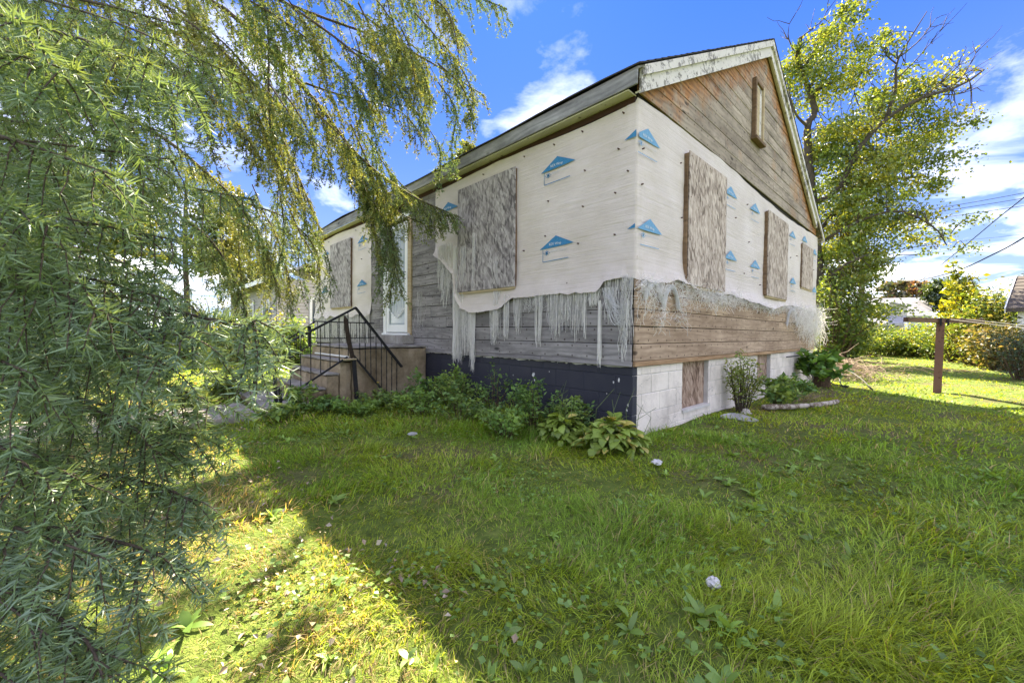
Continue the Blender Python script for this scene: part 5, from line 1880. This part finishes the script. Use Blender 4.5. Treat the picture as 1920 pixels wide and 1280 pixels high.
bushy('dry_weeds', (4.1, -0.55), 0.20, .5, 60, 120, .04, [(0.30, 0.26, 0.10), (0.2, 0.2, .06)], 'dry tangled stalks in the bare flower bed', 'weeds', 75, stem='drytwig')
# dead brush heap behind the far corner
rg = np.random.default_rng(80)
bc = np.array([9.6, -0.2, 0.0])
PL, RD = [], []
for k in range(420):
    a = rg.uniform(0, 6.28)
    s_ = bc + np.array([rg.normal(0, .55), rg.normal(0, .55), rg.uniform(0.0, .45)])
    d_ = np.array([math.cos(a), math.sin(a), rg.uniform(-.1, .7)]) * rg.uniform(.4, 1.0)
    f = np.linspace(0, 1, 5)[:, None]
    p = s_ + d_ * f + np.array([0, 0, -.5]) * (f ** 2) * rg.uniform(.3, 1.1) + rg.normal(0, .03, (5, 3))
    PL.append(p)
    RD.append(np.linspace(.008, .003, 5))
V, lp, sz, cc = tubes(np.array(PL), np.array(RD), 3)
o = sub('brush_heap', V, lp, sz, M['drytwig'], None, loc=tuple(bc))
tag(o, 'heap of dry dead twigs behind the far corner of the house', 'brush heap')

# ------------------------------------------------------------------ hedge and background shrubs
hz = 'shrubs of the overgrown hedge'
H = [(1575, 21.0, 1.9, 1.7, GY, 'hedge shrub at the left end under the maple'), (1625, 22.5, 1.75, 1.6, GY, 'low yellow green hedge shrub left of the far house'),
     (1672, 23.0, 1.6, 1.6, GY, 'low hedge shrub right in front of the far house'), (1718, 22.0, 1.75, 1.6, GY, 'hedge shrub left of the clothes post'),
     (1765, 20.0, 2.1, 1.6, GY, 'hedge shrub directly behind the clothes post'), (1800, 17.5, 2.7, 1.6, GY, 'taller hedge shrub right of the clothes post'),
     (1838, 15.5, 3.0, 1.55, GY, 'tall vine covered shrub with golden leaves'), (1872, 13.5, 1.7, 1.1, [(0.20, 0.2, 0.06), (0.26, 0.22, 0.10), (0.12, 0.14, 0.05)], 'brownish low shrub before the garage')]
for i, (px, d, h_, rad, cols, lab) in enumerate(H):
    p = at(px, 640, d)
    bushy('hedge_shrub', (p[0], p[1]), h_ * 0.95, rad, 40, 4200, .13, cols, lab, 'shrub', 100 + i, group=hz, lw=.55, bare=.05, vol=.13)
p = at(1925, 640, 10.3)
bushy('grey_green_shrub', (p[0], p[1]), 1.45, .85, 40, 3000, .075, [(0.10, 0.15, 0.09), (0.16, 0.21, 0.13), (0.07, 0.11, 0.06)], 'grey green shrub at the right edge of the lawn', 'shrub', 120, lw=.4, bare=.05, vol=.05)
p = at(1868, 640, 19)
bushy('leafy_sapling', (p[0], p[1]), 4.3, 1.5, 26, 2600, .17, [(0.09, 0.15, 0.06), (0.13, 0.18, 0.05)], 'airy sapling rising above the garage roof', 'tree', 121, lw=.4, bare=.25, vol=.02)
p = at(1822, 640, 16.5)
bushy('golden_vine', (p[0], p[1]), 4.15, .75, 16, 1700, .19, [(0.36, 0.37, 0.03), (0.28, 0.31, 0.03), (0.18, 0.24, 0.03)], 'bright yellow leaved vine climbing above the hedge', 'vine', 122, lw=.6, bare=.2, lean=(-.35, .35), vol=.0)
for i, (px, d, h_, rad, lab) in enumerate(((1560, 15.0, 3.4, 1.3, 'dense shrub below the maple beside the house corner'), (1585, 18.0, 2.1, 1.0, 'round shrub below the maple by the utility pole'))):
    p = at(px, 640, d)
    bushy('understorey_shrub', (p[0], p[1]), h_, rad, 44, 5200, .12, [(0.13, 0.20, 0.045), (0.20, 0.27, 0.05), (0.09, 0.15, 0.04)], lab, 'shrub', 130 + i, lw=.6, bare=.03, vol=.14)


def tree(name, label, base, trunk, limbs, regions, nleaf, ll, cols, seed, mat='mapleleaf', bare=(), djit=2.0, group=None, rt=.25, lw=.75):
    """trunk and limbs as tapered tubes; leaves in clumps around twigs that fill each region (px, py, rx, ry, depth)"""
    rg = np.random.default_rng(seed)
    root = thing(name, (base[0], base[1], 0), label, 'tree', group)
    n = len(trunk)
    tp = smooth_path(trunk, 18)
    MB().tube(tp, np.linspace(rt, rt * .35, 18), 9).build('trunk', M['maplebark'], root, True)
    allp = [tp[5:]]
    for (pts, r0) in limbs:
        lpth = smooth_path(pts, 12)
        MB().tube(lpth, np.linspace(r0, r0 * .25, 12), 7).build('limb', M['maplebark'], root, True)
        allp.append(lpth[2:])
    sk = np.concatenate(allp)
    tw, twr, LP, LC = [], [], [], []
    tot = sum(r_[2] * r_[3] for r_ in regions)
    cols = np.array(cols)
    for (px, py, rx, ry, d) in regions:
        nn = int(nleaf * rx * ry / tot)
        ncl = max(3, nn // 90)
        s_ = d / FPX
        c0 = at(px, py, d)
        q_ = rg.normal(0, 1, (ncl, 3))
        q_ = unit(q_) * (rg.random((ncl, 1)) ** .4)
        cen = c0 + RGT * q_[:, 0:1] * rx * s_ + UPV * q_[:, 1:2] * ry * s_ + FWD * q_[:, 2:3] * djit * .8
        for cc_ in cen:
            j = np.argmin(((sk - cc_) ** 2).sum(1) + rg.uniform(0, .6, len(sk)))
            a_ = sk[j]
            ds_ = np.linalg.norm(cc_ - a_)
            a_ = cc_ + (a_ - cc_) * min(1.0, 1.5 / max(ds_, .01))
            f = np.linspace(0, 1, 6)[:, None]
            p = a_ + (cc_ - a_) * f + rg.normal(0, .05, (6, 3)) * np.linalg.norm(cc_ - a_) * f * (1 - f) * 2
            p[:, 2] += .12 * np.linalg.norm(cc_ - a_) * np.sin(f[:, 0] * np.pi)
            tw.append(p)
            twr.append(np.linspace(.022, .006, 6) * min(1, rt * 4))
            k = max(4, int(rg.normal(nn / ncl, nn / ncl * .3)))
            sp_ = rg.uniform(.2, .42) * (rx * s_ / 1.0) ** .3
            LP.append(cc_ + rg.normal(0, 1, (k, 3)) * np.array([sp_, sp_, sp_ * .42]))
            base_c = cols[rg.integers(0, len(cols))]
            LC.append(base_c * rg.uniform(.7, 1.25, (k, 1)))
    for pts in bare:                       # leafless twigs with side shoots
        b_ = smooth_path(pts, 6)
        tw.append(b_)
        twr.append(np.linspace(.03, .008, 6))
        for k in range(7):
            i_ = rg.integers(1, 6)
            d_ = unit(b_[-1] - b_[0] + rg.normal(0, .9, 3)) * rg.uniform(.4, 1.1)
            f = np.linspace(0, 1, 6)[:, None]
            tw.append(b_[i_] + d_ * f + rg.normal(0, .03, (6, 3)) * f)
            twr.append(np.linspace(.016, .006, 6))
    V, lp, sz, cc = tubes(np.array(tw), np.array(twr), 4)
    tag(sub('twigs', V, lp, sz, M['maplebark'], root), kind='stuff')
    P = np.concatenate(LP)
    c = np.concatenate(LC)
    k = len(P)
    D = rg.normal(0, 1, (k, 3)) + np.array([0, 0, -.4])
    Nn = rg.normal(0, .8, (k, 3)) + np.array([0, 0, 1.0])
    Lf = ll * rg.uniform(.6, 1.3, k)
    V, lp, sz, cc = leaves(P, D, Nn, Lf, Lf * lw, c, .12, .45)
    sub('crown', V, lp, sz, M[mat], root, cc)
    return root


DM = 16.0
mb_ = at(1548, 640, DM)
trunk = [np.array([mb_[0], mb_[1], -.2]), at(1535, 520, DM), at(1522, 360, DM), at(1516, 300, DM), at(1514, 235, DM), at(1528, 212, DM), at(1518, 172, DM), at(1495, 110, DM), at(1502, 70, DM - .5)]
limbs = [([at(1522, 380, DM), at(1568, 362, DM - .4), at(1600, 296, DM - .8), at(1632, 252, DM - 1), at(1679, 210, DM - 1.2), at(1739, 180, DM - 1.3), at(1800, 162, DM - 1.3), at(1845, 131, DM - 1.5)], .11),
         ([at(1658, 228, DM - 1.1), at(1679, 170, DM - 1), at(1681, 120, DM - 1), at(1705, 75, DM - 1), at(1738, 22, DM - 1)], .06),
         ([at(1518, 175, DM), at(1560, 155, DM + .3), at(1610, 125, DM + .6), at(1640, 88, DM + .8)], .08),
         ([at(1505, 130, DM), at(1530, 90, DM + .2), at(1560, 45, DM + .4), at(1585, 25, DM + .4)], .07),
         ([at(1530, 440, DM), at(1590, 372, DM + .5), at(1660, 340, DM + .8), at(1730, 330, DM + 1)], .08),
         ([at(1530, 460, DM), at(1600, 420, DM - .8), at(1680, 395, DM - 1.4), at(1750, 425, DM - 1.8), at(1775, 460, DM - 1.9)], .06),
         ([at(1516, 240, DM), at(1490, 210, DM - .3), at(1475, 150, DM - .4)], .06),
         ([at(1538, 540, DM), at(1580, 500, DM - 1), at(1620, 480, DM - 1.5)], .09)]
reg = [(1525, 120, 38, 45), (1562, 70, 22, 38), (1580, 40, 14, 12), (1600, 130, 50, 20), (1640, 85, 12, 10), (1485, 130, 18, 40), (1540, 170, 45, 26), (1695, 150, 45, 16), (1755, 160, 35, 16),
       (1690, 185, 60, 22), (1630, 225, 62, 26), (1715, 245, 62, 22), (1775, 255, 24, 14), (1575, 262, 50, 32), (1650, 290, 62, 30), (1540, 290, 30, 55), (1600, 335, 62, 36), (1700, 320, 45, 26),
       (1555, 390, 42, 45), (1645, 385, 62, 36), (1735, 350, 26, 24), (1620, 440, 58, 36), (1705, 410, 26, 24), (1755, 435, 24, 20), (1772, 462, 14, 14), (1560, 470, 36, 55), (1600, 515, 46, 36),
       (1560, 555, 36, 44), (1640, 480, 26, 26), (1610, 580, 36, 30)]
tree('maple_tree', 'tall half bare maple standing behind the right end of the house', mb_, trunk, limbs, [(a, b, c, d, DM) for a, b, c, d in reg], 52000, .108,
     [(0.22, 0.28, 0.05), (0.16, 0.24, 0.045), (0.29, 0.32, 0.05), (0.12, 0.19, 0.045), (0.19, 0.27, 0.045)], 200,
     bare=[[at(1681, 120, DM - 1), at(1660, 100, DM - 1), at(1668, 70, DM - 1)], [at(1690, 105, DM - 1), at(1725, 75, DM - 1), at(1755, 35, DM - 1)], [at(1679, 150, DM - 1), at(1720, 110, DM - 1.2), at(1762, 60, DM - 1.4)],
           [at(1760, 175, DM - 1.3), at(1800, 150, DM - 1.3), at(1830, 100, DM - 1.3)], [at(1720, 190, DM - 1.3), at(1770, 150, DM - 1.6), at(1815, 105, DM - 1.7)], [at(1770, 178, DM - 1.3), at(1800, 176, DM - 1.2), at(1832, 165, DM - 1.2)],
           [at(1502, 70, DM), at(1540, 40, DM), at(1552, 15, DM)], [at(1490, 100, DM), at(1478, 70, DM), at(1480, 45, DM)], [at(1620, 130, DM), at(1600, 170, DM), at(1625, 190, DM)]], lw=.85, rt=.19)


def simple_tree(px, d, ztop, rad_px, label, cols, seed, nleaf=5000, ll=.3, ybase=640, name='far_tree', group=None):
    b_ = at(px, ybase, d)
    zt = ztop
    top = at(px, zt, d)
    c_mid = (zt + 640) / 2
    trunk = [np.array([b_[0], b_[1], -.2]), at(px + 2, 600, d), at(px - 3, (zt + 600) / 2, d), top]
    regs = []
    rg = np.random.default_rng(seed)
    for k in range(9):
        a = rg.uniform(0, 6.28)
        regs.append((px + math.cos(a) * rad_px * .62, zt + rad_px * .8 + math.sin(a) * rad_px * .55, rad_px * rg.uniform(.28, .45), rad_px * rg.uniform(.22, .4), d))
    limbs = [([at(px, (zt + 600) / 2, d), at(px + s_ * rad_px * .5, zt + rad_px * .6, d)], .12) for s_ in (-1, 1, .4)]
    return tree(name, label, b_, trunk, limbs, regs, nleaf, ll, cols, seed, djit=rad_px * d / FPX * .6, group=group, rt=.22)


DG = [(0.05, 0.085, 0.025), (0.085, 0.12, 0.03), (0.04, 0.07, 0.025)]
BR = [(0.20, 0.13, 0.08), (0.15, 0.13, 0.07), (0.10, 0.12, 0.05)]
YG = [(0.20, 0.22, 0.045), (0.13, 0.17, 0.035), (0.08, 0.12, 0.03)]
simple_tree(1672, 62, 524, 26, 'thin brownish tree above the far house roof', BR, 301, 1900, .5)
simple_tree(1720, 66, 532, 24, 'reddish brown tree right of the thin one on the horizon', [(0.24, 0.13, 0.08), (0.17, 0.12, .07)], 302, 2600, .5)
simple_tree(1778, 46, 518, 40, 'dark green tree on the horizon behind the golden vine', DG, 303, 5200, .36)
simple_tree(1630, 70, 548, 16, 'small dark tree left of the far house roof', DG, 304, 1200, .5)
simple_tree(882, 24, 272, 26, 'tree top peeping over the front eave', YG, 305, 1800, .17)
simple_tree(350, 24, 330, 120, 'sunlit tree behind the spruce at the neighbouring house', YG, 306, 9000, .22)
simple_tree(130, 26, 300, 140, 'sunlit tree far left behind the spruce', YG, 307, 9000, .24)
simple_tree(30, 19, 420, 90, 'low dense tree at the far left edge', DG, 308, 6000, .2)
simple_tree(470, 34, 470, 50, 'green tree just left of the neighbouring house roof', DG, 309, 4000, .28)
lf = 'shrubs by the neighbouring house'
for i, (px, d, h_, rad, cols, lab) in enumerate(((505, 12.2, 1.7, .85, GY, 'bright shrub before the neighbouring house porch'), (560, 12.6, 1.5, .7, GW, 'green shrub against the neighbouring house wall'),
                                                 (430, 13.5, 1.6, 1.0, GY, 'bright shrub left of the neighbouring house'), (330, 15, 1.6, 1.2, GW, 'shrub seen through the lower spruce branches'),
                                                 (210, 16, 1.7, 1.4, GY, 'yellowish shrub far left behind the spruce'), (70, 14, 1.6, 1.3, GW, 'green shrub behind the spruce at the left edge'),
                                                 (415, 21, 3.4, 1.7, GY, 'tall bright shrub just left of the neighbouring house porch'), (320, 22, 3.6, 1.8, GW, 'tall green shrub far behind the spruce'),
                                                 (210, 23, 3.6, 1.9, GY, 'tall yellowish shrub far behind the spruce'), (90, 22, 3.4, 1.9, GW, 'tall green shrub far left behind the spruce'))):
    p = at(px, 640, d)
    bushy('garden_shrub', (p[0], p[1]), h_, rad, 34, 2600, .10, cols, lab, 'shrub', 140 + i, group=lf, lw=.55, bare=.04, vol=.09)

# ------------------------------------------------------------------ the big spruce on the left
TB = CAM + np.array([RGT[0], RGT[1], 0]) * -4.6 + np.array([FWD[0], FWD[1], 0]) * 3.0
TB[2] = 0
spruce = thing('spruce_tree', tuple(TB), 'big blue green spruce with drooping branches filling the left side', 'tree')
tp = smooth_path([TB + np.array([0, 0, -.3]), TB + np.array([.05, 0, 3]), TB + np.array([0, .08, 7]), TB + np.array([0, 0, 13])], 14)
MB().tube(tp, np.linspace(.26, .05, 14), 10).build('trunk', M['bark'], spruce, True)
DOWN = np.array([0, 0, -1.0])


def needles_on(PL, per_m, nl, nw, rg, tone, tipfan=True, tri=False):
    """PL (N,K,3) twigs -> needles all round each twig"""
    N, K, _ = PL.shape
    seg = np.linalg.norm(np.diff(PL, axis=1), axis=2)
    ln = seg.sum(1)
    cnt = np.maximum((ln * per_m).astype(int), 6)
    ti = np.repeat(np.arange(N), cnt)
    n = len(ti)
    u = rg.random(n)
    tip = rg.random(n) < .10
    u = np.where(tip, rg.uniform(.93, 1.0, n), u) if tipfan else u
    fi = u * (K - 1)
    i0 = np.minimum(fi.astype(int), K - 2)
    fr = (fi - i0)[:, None]
    a, b = PL[ti, i0], PL[ti, i0 + 1]
    P = a * (1 - fr) + b * fr
    ax = unit(b - a)
    r1 = rg.normal(0, 1, (n, 3))
    pr = unit(r1 - ax * (r1 * ax).sum(1, keepdims=True))
    ang = np.where(tip, rg.uniform(.25, 1.2, n), rg.normal(1.05, .14, n))[:, None]
    D = ax * np.cos(ang) + pr * np.sin(ang)
    D[:, 2] += .10
    D = unit(D)
    Lf = nl * rg.uniform(.75, 1.2, n) * np.where(tip, .9, 1.0)
    Nn = rg.normal(0, 1, (n, 3))
    tw_t = (tone[ti] if hasattr(tone, '__len__') else np.full(n, tone))[:, None]
    blue = LG([0.185, 0.27, 0.175])
    green = LG([0.155, 0.235, 0.095])
    old = LG([0.31, 0.30, 0.085])  # gold of sun shining through the far sprays, put into the needle colour
    c = blue * np.clip(tw_t, 0, 1) + green * (1 - np.clip(tw_t, 0, 1))
    c = np.where(tw_t < 0, old * (-tw_t) + green * (1 + tw_t), c)
    c = c * rg.uniform(.65, 1.3, (n, 1))
    S = unit(np.cross(D, Nn))
    if tri:
        V = np.stack([P + S * nw * .42, P - S * nw * .42, P + D * Lf[:, None]], 1)
        return V.reshape(-1, 3), np.arange(3 * n), np.full(n, 3), np.repeat(c, 3, 0)
    V = np.stack([P, P + D * (Lf * .45)[:, None] + S * nw * .5, P + D * Lf[:, None], P + D * (Lf * .45)[:, None] - S * nw * .5], 1)
    loops = np.arange(4 * n)
    return V.reshape(-1, 3), loops, np.full(n, 4), np.repeat(c, 4, 0)


def spruce_branch(pts, r0, lat_len, lat_gap, sub_len, sub_gap, per_m, nl, nw, tone, seed, hang=.45, t0=.1, roll=0.0, thin=0.0, dead=0.0):
    rg = np.random.default_rng(seed)
    P = smooth_path(pts, 26)
    seg = np.linalg.norm(np.diff(P, axis=0), axis=1)
    Ltot = seg.sum()
    wood_parts = []
    wood_parts.append(tubes(P[None], np.linspace(r0, r0 * .25, 26)[None], 6))
    nlat = int(Ltot / lat_gap)
    LAT, SUB = [P[-8:][None][:, np.linspace(0, 7, 6).astype(int)]], []
    lw_ = []
    sgn = 1
    for k in range(nlat):
        u = t0 + (1 - t0) * (k + rg.uniform(.2, .8)) / nlat
        if rg.random() < thin:
            continue
        fi = u * 25
        i0 = min(int(fi), 24)
        a = P[i0] * (1 - (fi - i0)) + P[i0 + 1] * (fi - i0)
        ax = unit(P[min(i0 + 2, 25)] - P[max(i0 - 1, 0)])
        sd = np.cross(ax, np.array([0, 0, 1.0]))
        if np.linalg.norm(sd) < .2:
            sd = np.cross(ax, FWD)
        sd = unit(sd)
        if roll:
            ra = rg.normal(0, roll)
            sd = sd * math.cos(ra) + np.cross(ax, sd) * math.sin(ra)
        sgn = -sgn
        ll = lat_len * (1.05 - .72 * u) * rg.uniform(.6, 1.25)
        d0 = unit(ax * .62 + sd * sgn * rg.uniform(.45, .95) + DOWN * hang * rg.uniform(.5, 1.4))
        f = np.linspace(0, 1, 6)[:, None]
        pl = a + d0 * ll * f + DOWN * ll * hang * .55 * f ** 2 + rg.normal(0, .012 * ll / .25, (6, 3)) * f
        if rg.random() < dead:
            wood_parts.append(tubes(pl[None], np.linspace(.004, .0015, 6)[None], 4))
            continue
        LAT.append(pl[None])
        lw_.append(pl)
        ns = int(ll / sub_gap)
        s2 = 1
        for j in range(ns):
            v = .12 + .83 * (j + rg.uniform(.2, .8)) / ns
            fj = v * 5
            j0 = min(int(fj), 4)
            b = pl[j0] * (1 - (fj - j0)) + pl[j0 + 1] * (fj - j0)
            ax2 = unit(pl[j0 + 1] - pl[j0])
            sd2 = unit(np.cross(ax2, rg.normal(0, .35, 3) + np.array([0, 0, 1.0])))
            s2 = -s2
            l2 = sub_len * (1.1 - .6 * v) * rg.uniform(.6, 1.3)
            d2 = unit(ax2 * .7 + sd2 * s2 * .75 + DOWN * hang * .5)
            f6 = np.linspace(0, 1, 6)[:, None]
            SUB.append((b + d2 * l2 * f6 + DOWN * l2 * .18 * hang * f6 ** 2)[None])
    LATs = np.concatenate(LAT)
    allt = np.concatenate([LATs] + SUB) if SUB else LATs
    n = len(allt)
    tn = tone + rg.normal(0, .18, n)
    V, lp, sz, cc = needles_on(allt, per_m, nl, nw, rg, tn, tri=nw > .0022)
    wood_parts.append(tubes(LATs[:, [0, 2, 3, 5]], np.tile(np.linspace(.0032, .0014, 4) * (r0 / .012) ** .5, (len(LATs), 1)), 3))
    if SUB and nw < .005:
        SU = np.concatenate(SUB)
        wood_parts.append(tubes(SU[:, [0, 5]], np.tile(np.linspace(.0018, .0010, 2), (len(SU), 1)), 3))
    Vw, lw2, sw, cw = join(wood_parts)
    br = sub('branch', Vw, lw2, sw, M['twig'] if nl < .03 else M['bark'], spruce)
    sub('needles', V, lp, sz, M['needle'], br, cc)
    return len(sz)


TOT = 0
# near branches: paths given as (px, py, depth) from the trunk side to the tip
NEAR = [
    [(-420, -60, 1.5), (-150, -10, 1.2), (77, 49, 1.0)], [(-380, 60, 1.6), (-80, 80, 1.25), (146, 135, 1.0)], [(-300, 0, 1.9), (60, 50, 1.5), (285, 122, 1.25)],
    [(-300, 40, 2.0), (120, 90, 1.6), (364, 174, 1.3)], [(-250, -80, 2.3), (150, 20, 1.9), (442, 142, 1.7)],
    [(-400, 180, 1.5), (-60, 240, 1.2), (225, 332, 1.0)], [(-350, 240, 1.7), (0, 260, 1.4), (330, 300, 1.3)], [(-300, 260, 2.0), (120, 310, 1.7), (480, 375, 1.6)],
    [(-420, 300, 1.4), (-150, 330, 1.1), (28, 390, .95)], [(-350, 330, 1.5), (-80, 370, 1.2), (112, 427, 1.0)], [(-300, 350, 1.8), (60, 400, 1.4), (330, 450, 1.3)],
    [(-400, 420, 1.5), (-90, 470, 1.2), (162, 535, 1.0)], [(-380, 450, 1.5), (-50, 500, 1.15), (211, 589, 1.0)], [(-300, 460, 1.7), (100, 510, 1.4), (320, 562, 1.2)],
    [(-260, 480, 1.8), (150, 540, 1.5), (420, 605, 1.25), (482, 600, 1.2)], [(-250, 520, 1.7), (120, 590, 1.35), (367, 634, 1.15)], [(-250, 560, 1.6), (90, 620, 1.3), (303, 677, 1.1)],
    [(-380, 560, 1.4), (-100, 640, 1.1), (60, 700, .95)], [(-280, 600, 1.8), (100, 670, 1.5), (290, 715, 1.4), (394, 752, 1.35)], [(-300, 640, 1.7), (30, 720, 1.4), (230, 790, 1.3), (285, 842, 1.25)],
    [(-250, 660, 1.9), (80, 730, 1.6), (300, 790, 1.45), (350, 815, 1.4)],
    [(-380, 720, 1.4), (-80, 800, 1.1), (94, 901, 1.0)], [(-320, 760, 1.5), (0, 830, 1.2), (150, 900, 1.05)], [(-300, 800, 1.7), (80, 870, 1.4), (280, 905, 1.3), (362, 940, 1.25)],
    [(-360, 880, 1.4), (-60, 960, 1.1), (199, 1047, 1.0)], [(-300, 900, 1.5), (60, 980, 1.25), (240, 1020, 1.15), (305, 1044, 1.1)],
    [(-340, 1000, 1.3), (-80, 1080, 1.05), (90, 1190, .95)], [(-300, 1010, 1.4), (0, 1100, 1.15), (150, 1190, 1.0), (195, 1275, .95)], [(-340, 1120, 1.2), (-100, 1200, 1.0), (40, 1290, .9)],
    [(-340, 140, 2.2), (20, 170, 1.9), (250, 230, 1.8)], [(-320, 440, 2.2), (40, 460, 1.9), (270, 520, 1.8)], [(-320, 760, 2.0), (-20, 820, 1.7), (140, 870, 1.6)],
    [(-300, 560, 2.3), (-20, 600, 2.0), (180, 680, 1.9)], [(-320, 960, 1.8), (-60, 1010, 1.5), (110, 1090, 1.4)]]
TN = [.15, .35, .2, .45, .1, .3, .15, .1, .3, .35, .25, .5, .75, .6, .95, .9, .8, .35, .15, .2, .1, .35, .25, .45, .95, .8, .3, .35, .3, .1, .2, .15, .1, .15]
for i, pth in enumerate(NEAR):
    pts = [at(q[0], q[1], q[2] * .78) for q in pth]
    TOT += spruce_branch(pts, .0065, .25, .063, .115, .084, 380, .032, .0050, TN[i] * .75, 400 + i, hang=.75, t0=.25, roll=.7)
# inner curtain behind them
rgm = np.random.default_rng(31)
for k in range(27):
    x1, y1 = rgm.uniform(20, 470), rgm.uniform(-20, 1) + 40 * k * .78
    x1 = min(x1, 400 if y1 < 500 else 330 if y1 < 620 else 230 if y1 < 800 else 150)
    d1 = rgm.uniform(1.5, 2.6)
    pts = [at(x1 - 480, y1 - rgm.uniform(60, 200), d1 * 1.15), at(x1 - 220, y1 - rgm.uniform(30, 110), d1 * 1.08), at(x1, y1, d1)]
    TOT += spruce_branch(pts, .012, .36, .068, .14, .10, 210, .033, .0075, rgm.uniform(-.3, .45), 460 + k, hang=.95, t0=.2, roll=.8)
# farther limbs arching over toward the house: sparse, hanging
FARB = [
    ([(-60, -260, 4.0), (300, -90, 4.4), (560, 15, 4.8), (760, 88, 5.2), (905, 178, 5.5)], .034, .62, .10, .16),
    ([(-100, -160, 4.2), (350, -10, 4.4), (560, 150, 4.6), (680, 288, 4.8), (770, 370, 4.9), (842, 408, 5.0)], .036, .60, .075, .0),
    ([(200, -260, 5.0), (560, -120, 5.2), (780, -60, 5.5), (945, 22, 5.8)], .03, .70, .085, .1),
    ([(-50, -60, 4.0), (300, 40, 4.2), (480, 170, 4.3), (560, 300, 4.4), (600, 420, 4.5)], .03, .5, .075, .08),
    ([(650, 250, 4.8), (700, 330, 4.8), (735, 430, 4.8), (750, 500, 4.8), (742, 560, 4.8)], .016, .36, .06, .0),
    ([(640, 240, 4.7), (668, 330, 4.7), (690, 440, 4.7), (700, 560, 4.7)], .014, .26, .07, .1),
    ([(560, 150, 4.6), (640, 170, 4.8), (740, 210, 5.0), (800, 262, 5.1)], .016, .5, .07, .1),
    ([(-60, 120, 3.6), (250, 220, 3.8), (400, 330, 3.9), (480, 430, 4.0), (520, 560, 4.1)], .026, .45, .065, .05),
    ([(-60, 260, 3.4), (200, 330, 3.6), (370, 430, 3.7), (450, 540, 3.8), (478, 640, 3.8)], .024, .45, .06, .0),
    ([(-60, 20, 3.2), (250, 90, 3.4), (420, 200, 3.5), (500, 290, 3.6)], .024, .45, .06, .0),
    ([(150, -200, 3.8), (420, -60, 4.2), (620, 60, 4.4), (720, 150, 4.6), (800, 190, 4.8)], .026, .55, .08, .05),
    ([(440, -140, 4.6), (500, 30, 4.6), (505, 220, 4.6), (518, 420, 4.7), (528, 500, 4.7)], .018, .34, .075, .2),
    ([(300, -150, 3.4), (360, 40, 3.5), (380, 180, 3.6), (400, 300, 3.6)], .018, .40, .06, .0),
    ([(540, -120, 5.4), (700, -60, 5.6), (820, 0, 5.8), (880, 90, 5.9)], .02, .55, .08, .1),
    ([(-60, 420, 3.2), (180, 470, 3.4), (330, 540, 3.5), (430, 640, 3.6)], .02, .40, .06, .0),
    ([(-80, -140, 2.8), (200, -60, 3.0), (380, 60, 3.2), (470, 160, 3.3)], .022, .42, .055, .0),
    ([(470, 380, 4.6), (540, 420, 4.7), (590, 470, 4.8), (606, 590, 4.8)], .014, .24, .085, .25),
]
# thick sprays hanging in front of the door and the first window
FARB += [([(690, 250, 4.75), (735, 320, 4.8), (790, 365, 4.85), (850, 392, 4.9)], .012, .42, .05, .0),
         ([(660, 300, 4.7), (700, 370, 4.75), (760, 410, 4.8), (820, 440, 4.85)], .012, .36, .05, .0),
         ([(690, 300, 4.8), (722, 380, 4.8), (745, 460, 4.8), (752, 548, 4.8)], .011, .26, .045, .0),
         ([(640, 290, 4.7), (690, 360, 4.7), (725, 440, 4.7), (730, 520, 4.7)], .011, .28, .045, .0),
         ([(600, 240, 4.6), (660, 320, 4.65), (700, 420, 4.7), (712, 500, 4.7)], .011, .30, .05, .0),
         ([(330, 20, 4.0), (420, 90, 4.1), (500, 180, 4.2), (560, 260, 4.3)], .014, .46, .055, .0),
         ([(400, -40, 4.3), (520, 40, 4.4), (620, 120, 4.5), (700, 210, 4.6)], .014, .46, .055, .0),
         ([(380, 120, 4.2), (450, 200, 4.3), (520, 290, 4.4), (560, 380, 4.4)], .013, .40, .055, .0),
         ([(520, -60, 4.8), (640, 10, 4.9), (740, 80, 5.0), (800, 160, 5.1)], .013, .46, .055, .0)]
N0 = len(FARB)
# hanging side branches that fill in the drooping curtain
rgf = np.random.default_rng(9)
for k in range(50):
    x0 = rgf.uniform(430, 830)
    y0 = rgf.uniform(-60, 230) * (1.0 if x0 < 640 else .75)
    if k > 37:
        x0, y0 = rgf.uniform(400, 560), rgf.uniform(330, 470)
    d0 = rgf.uniform(4.0, 5.4)
    dx = rgf.uniform(10, 90)
    dy = rgf.uniform(90, 190) * (1.0 if x0 > 520 else 1.25)
    FARB.append(([(x0, y0, d0), (x0 + dx * .55, y0 + dy * .3, d0 + .05), (x0 + dx * .9, y0 + dy * .65, d0 + .1), (x0 + dx, y0 + dy, d0 + .1)], rgf.uniform(.008, .013), rgf.uniform(.26, .42), .075, .06))
DEEP = {1: 1.12, 17: 1.18, 18: 1.18, 19: 1.2, 20: 1.2, 21: 1.2, 3: 1.4, 4: 1.25, 5: 1.25, 7: 1.5, 8: 1.55, 14: 1.6, 16: 1.3}
for k in range(len(FARB)):
    q_, r0, ll, gap, dead = FARB[k]
    dk = DEEP.get(k, 1.35 if k >= N0 + 38 else 1.0)
    q_ = [(a, b, c * dk) for a, b, c in q_]
    r0, ll = r0 * dk, ll * dk
    FARB[k] = ([(a + rgf.normal(0, 7), b + rgf.normal(0, 7), c + rgf.normal(0, .06)) for a, b, c in q_], r0 * .8, ll, gap, dead)
for i, (pth, r0, ll, gap, dead) in enumerate(FARB):
    pts = [at(*p) for p in pth]
    TOT += spruce_branch(pts, r0, ll, gap * .72, .16, .092, 125, .037, .0165, -.55 + .25 * (i % 3), 500 + i, hang=.72, roll=.55, t0=.12 if i < 4 else .06, thin=.06, dead=dead)
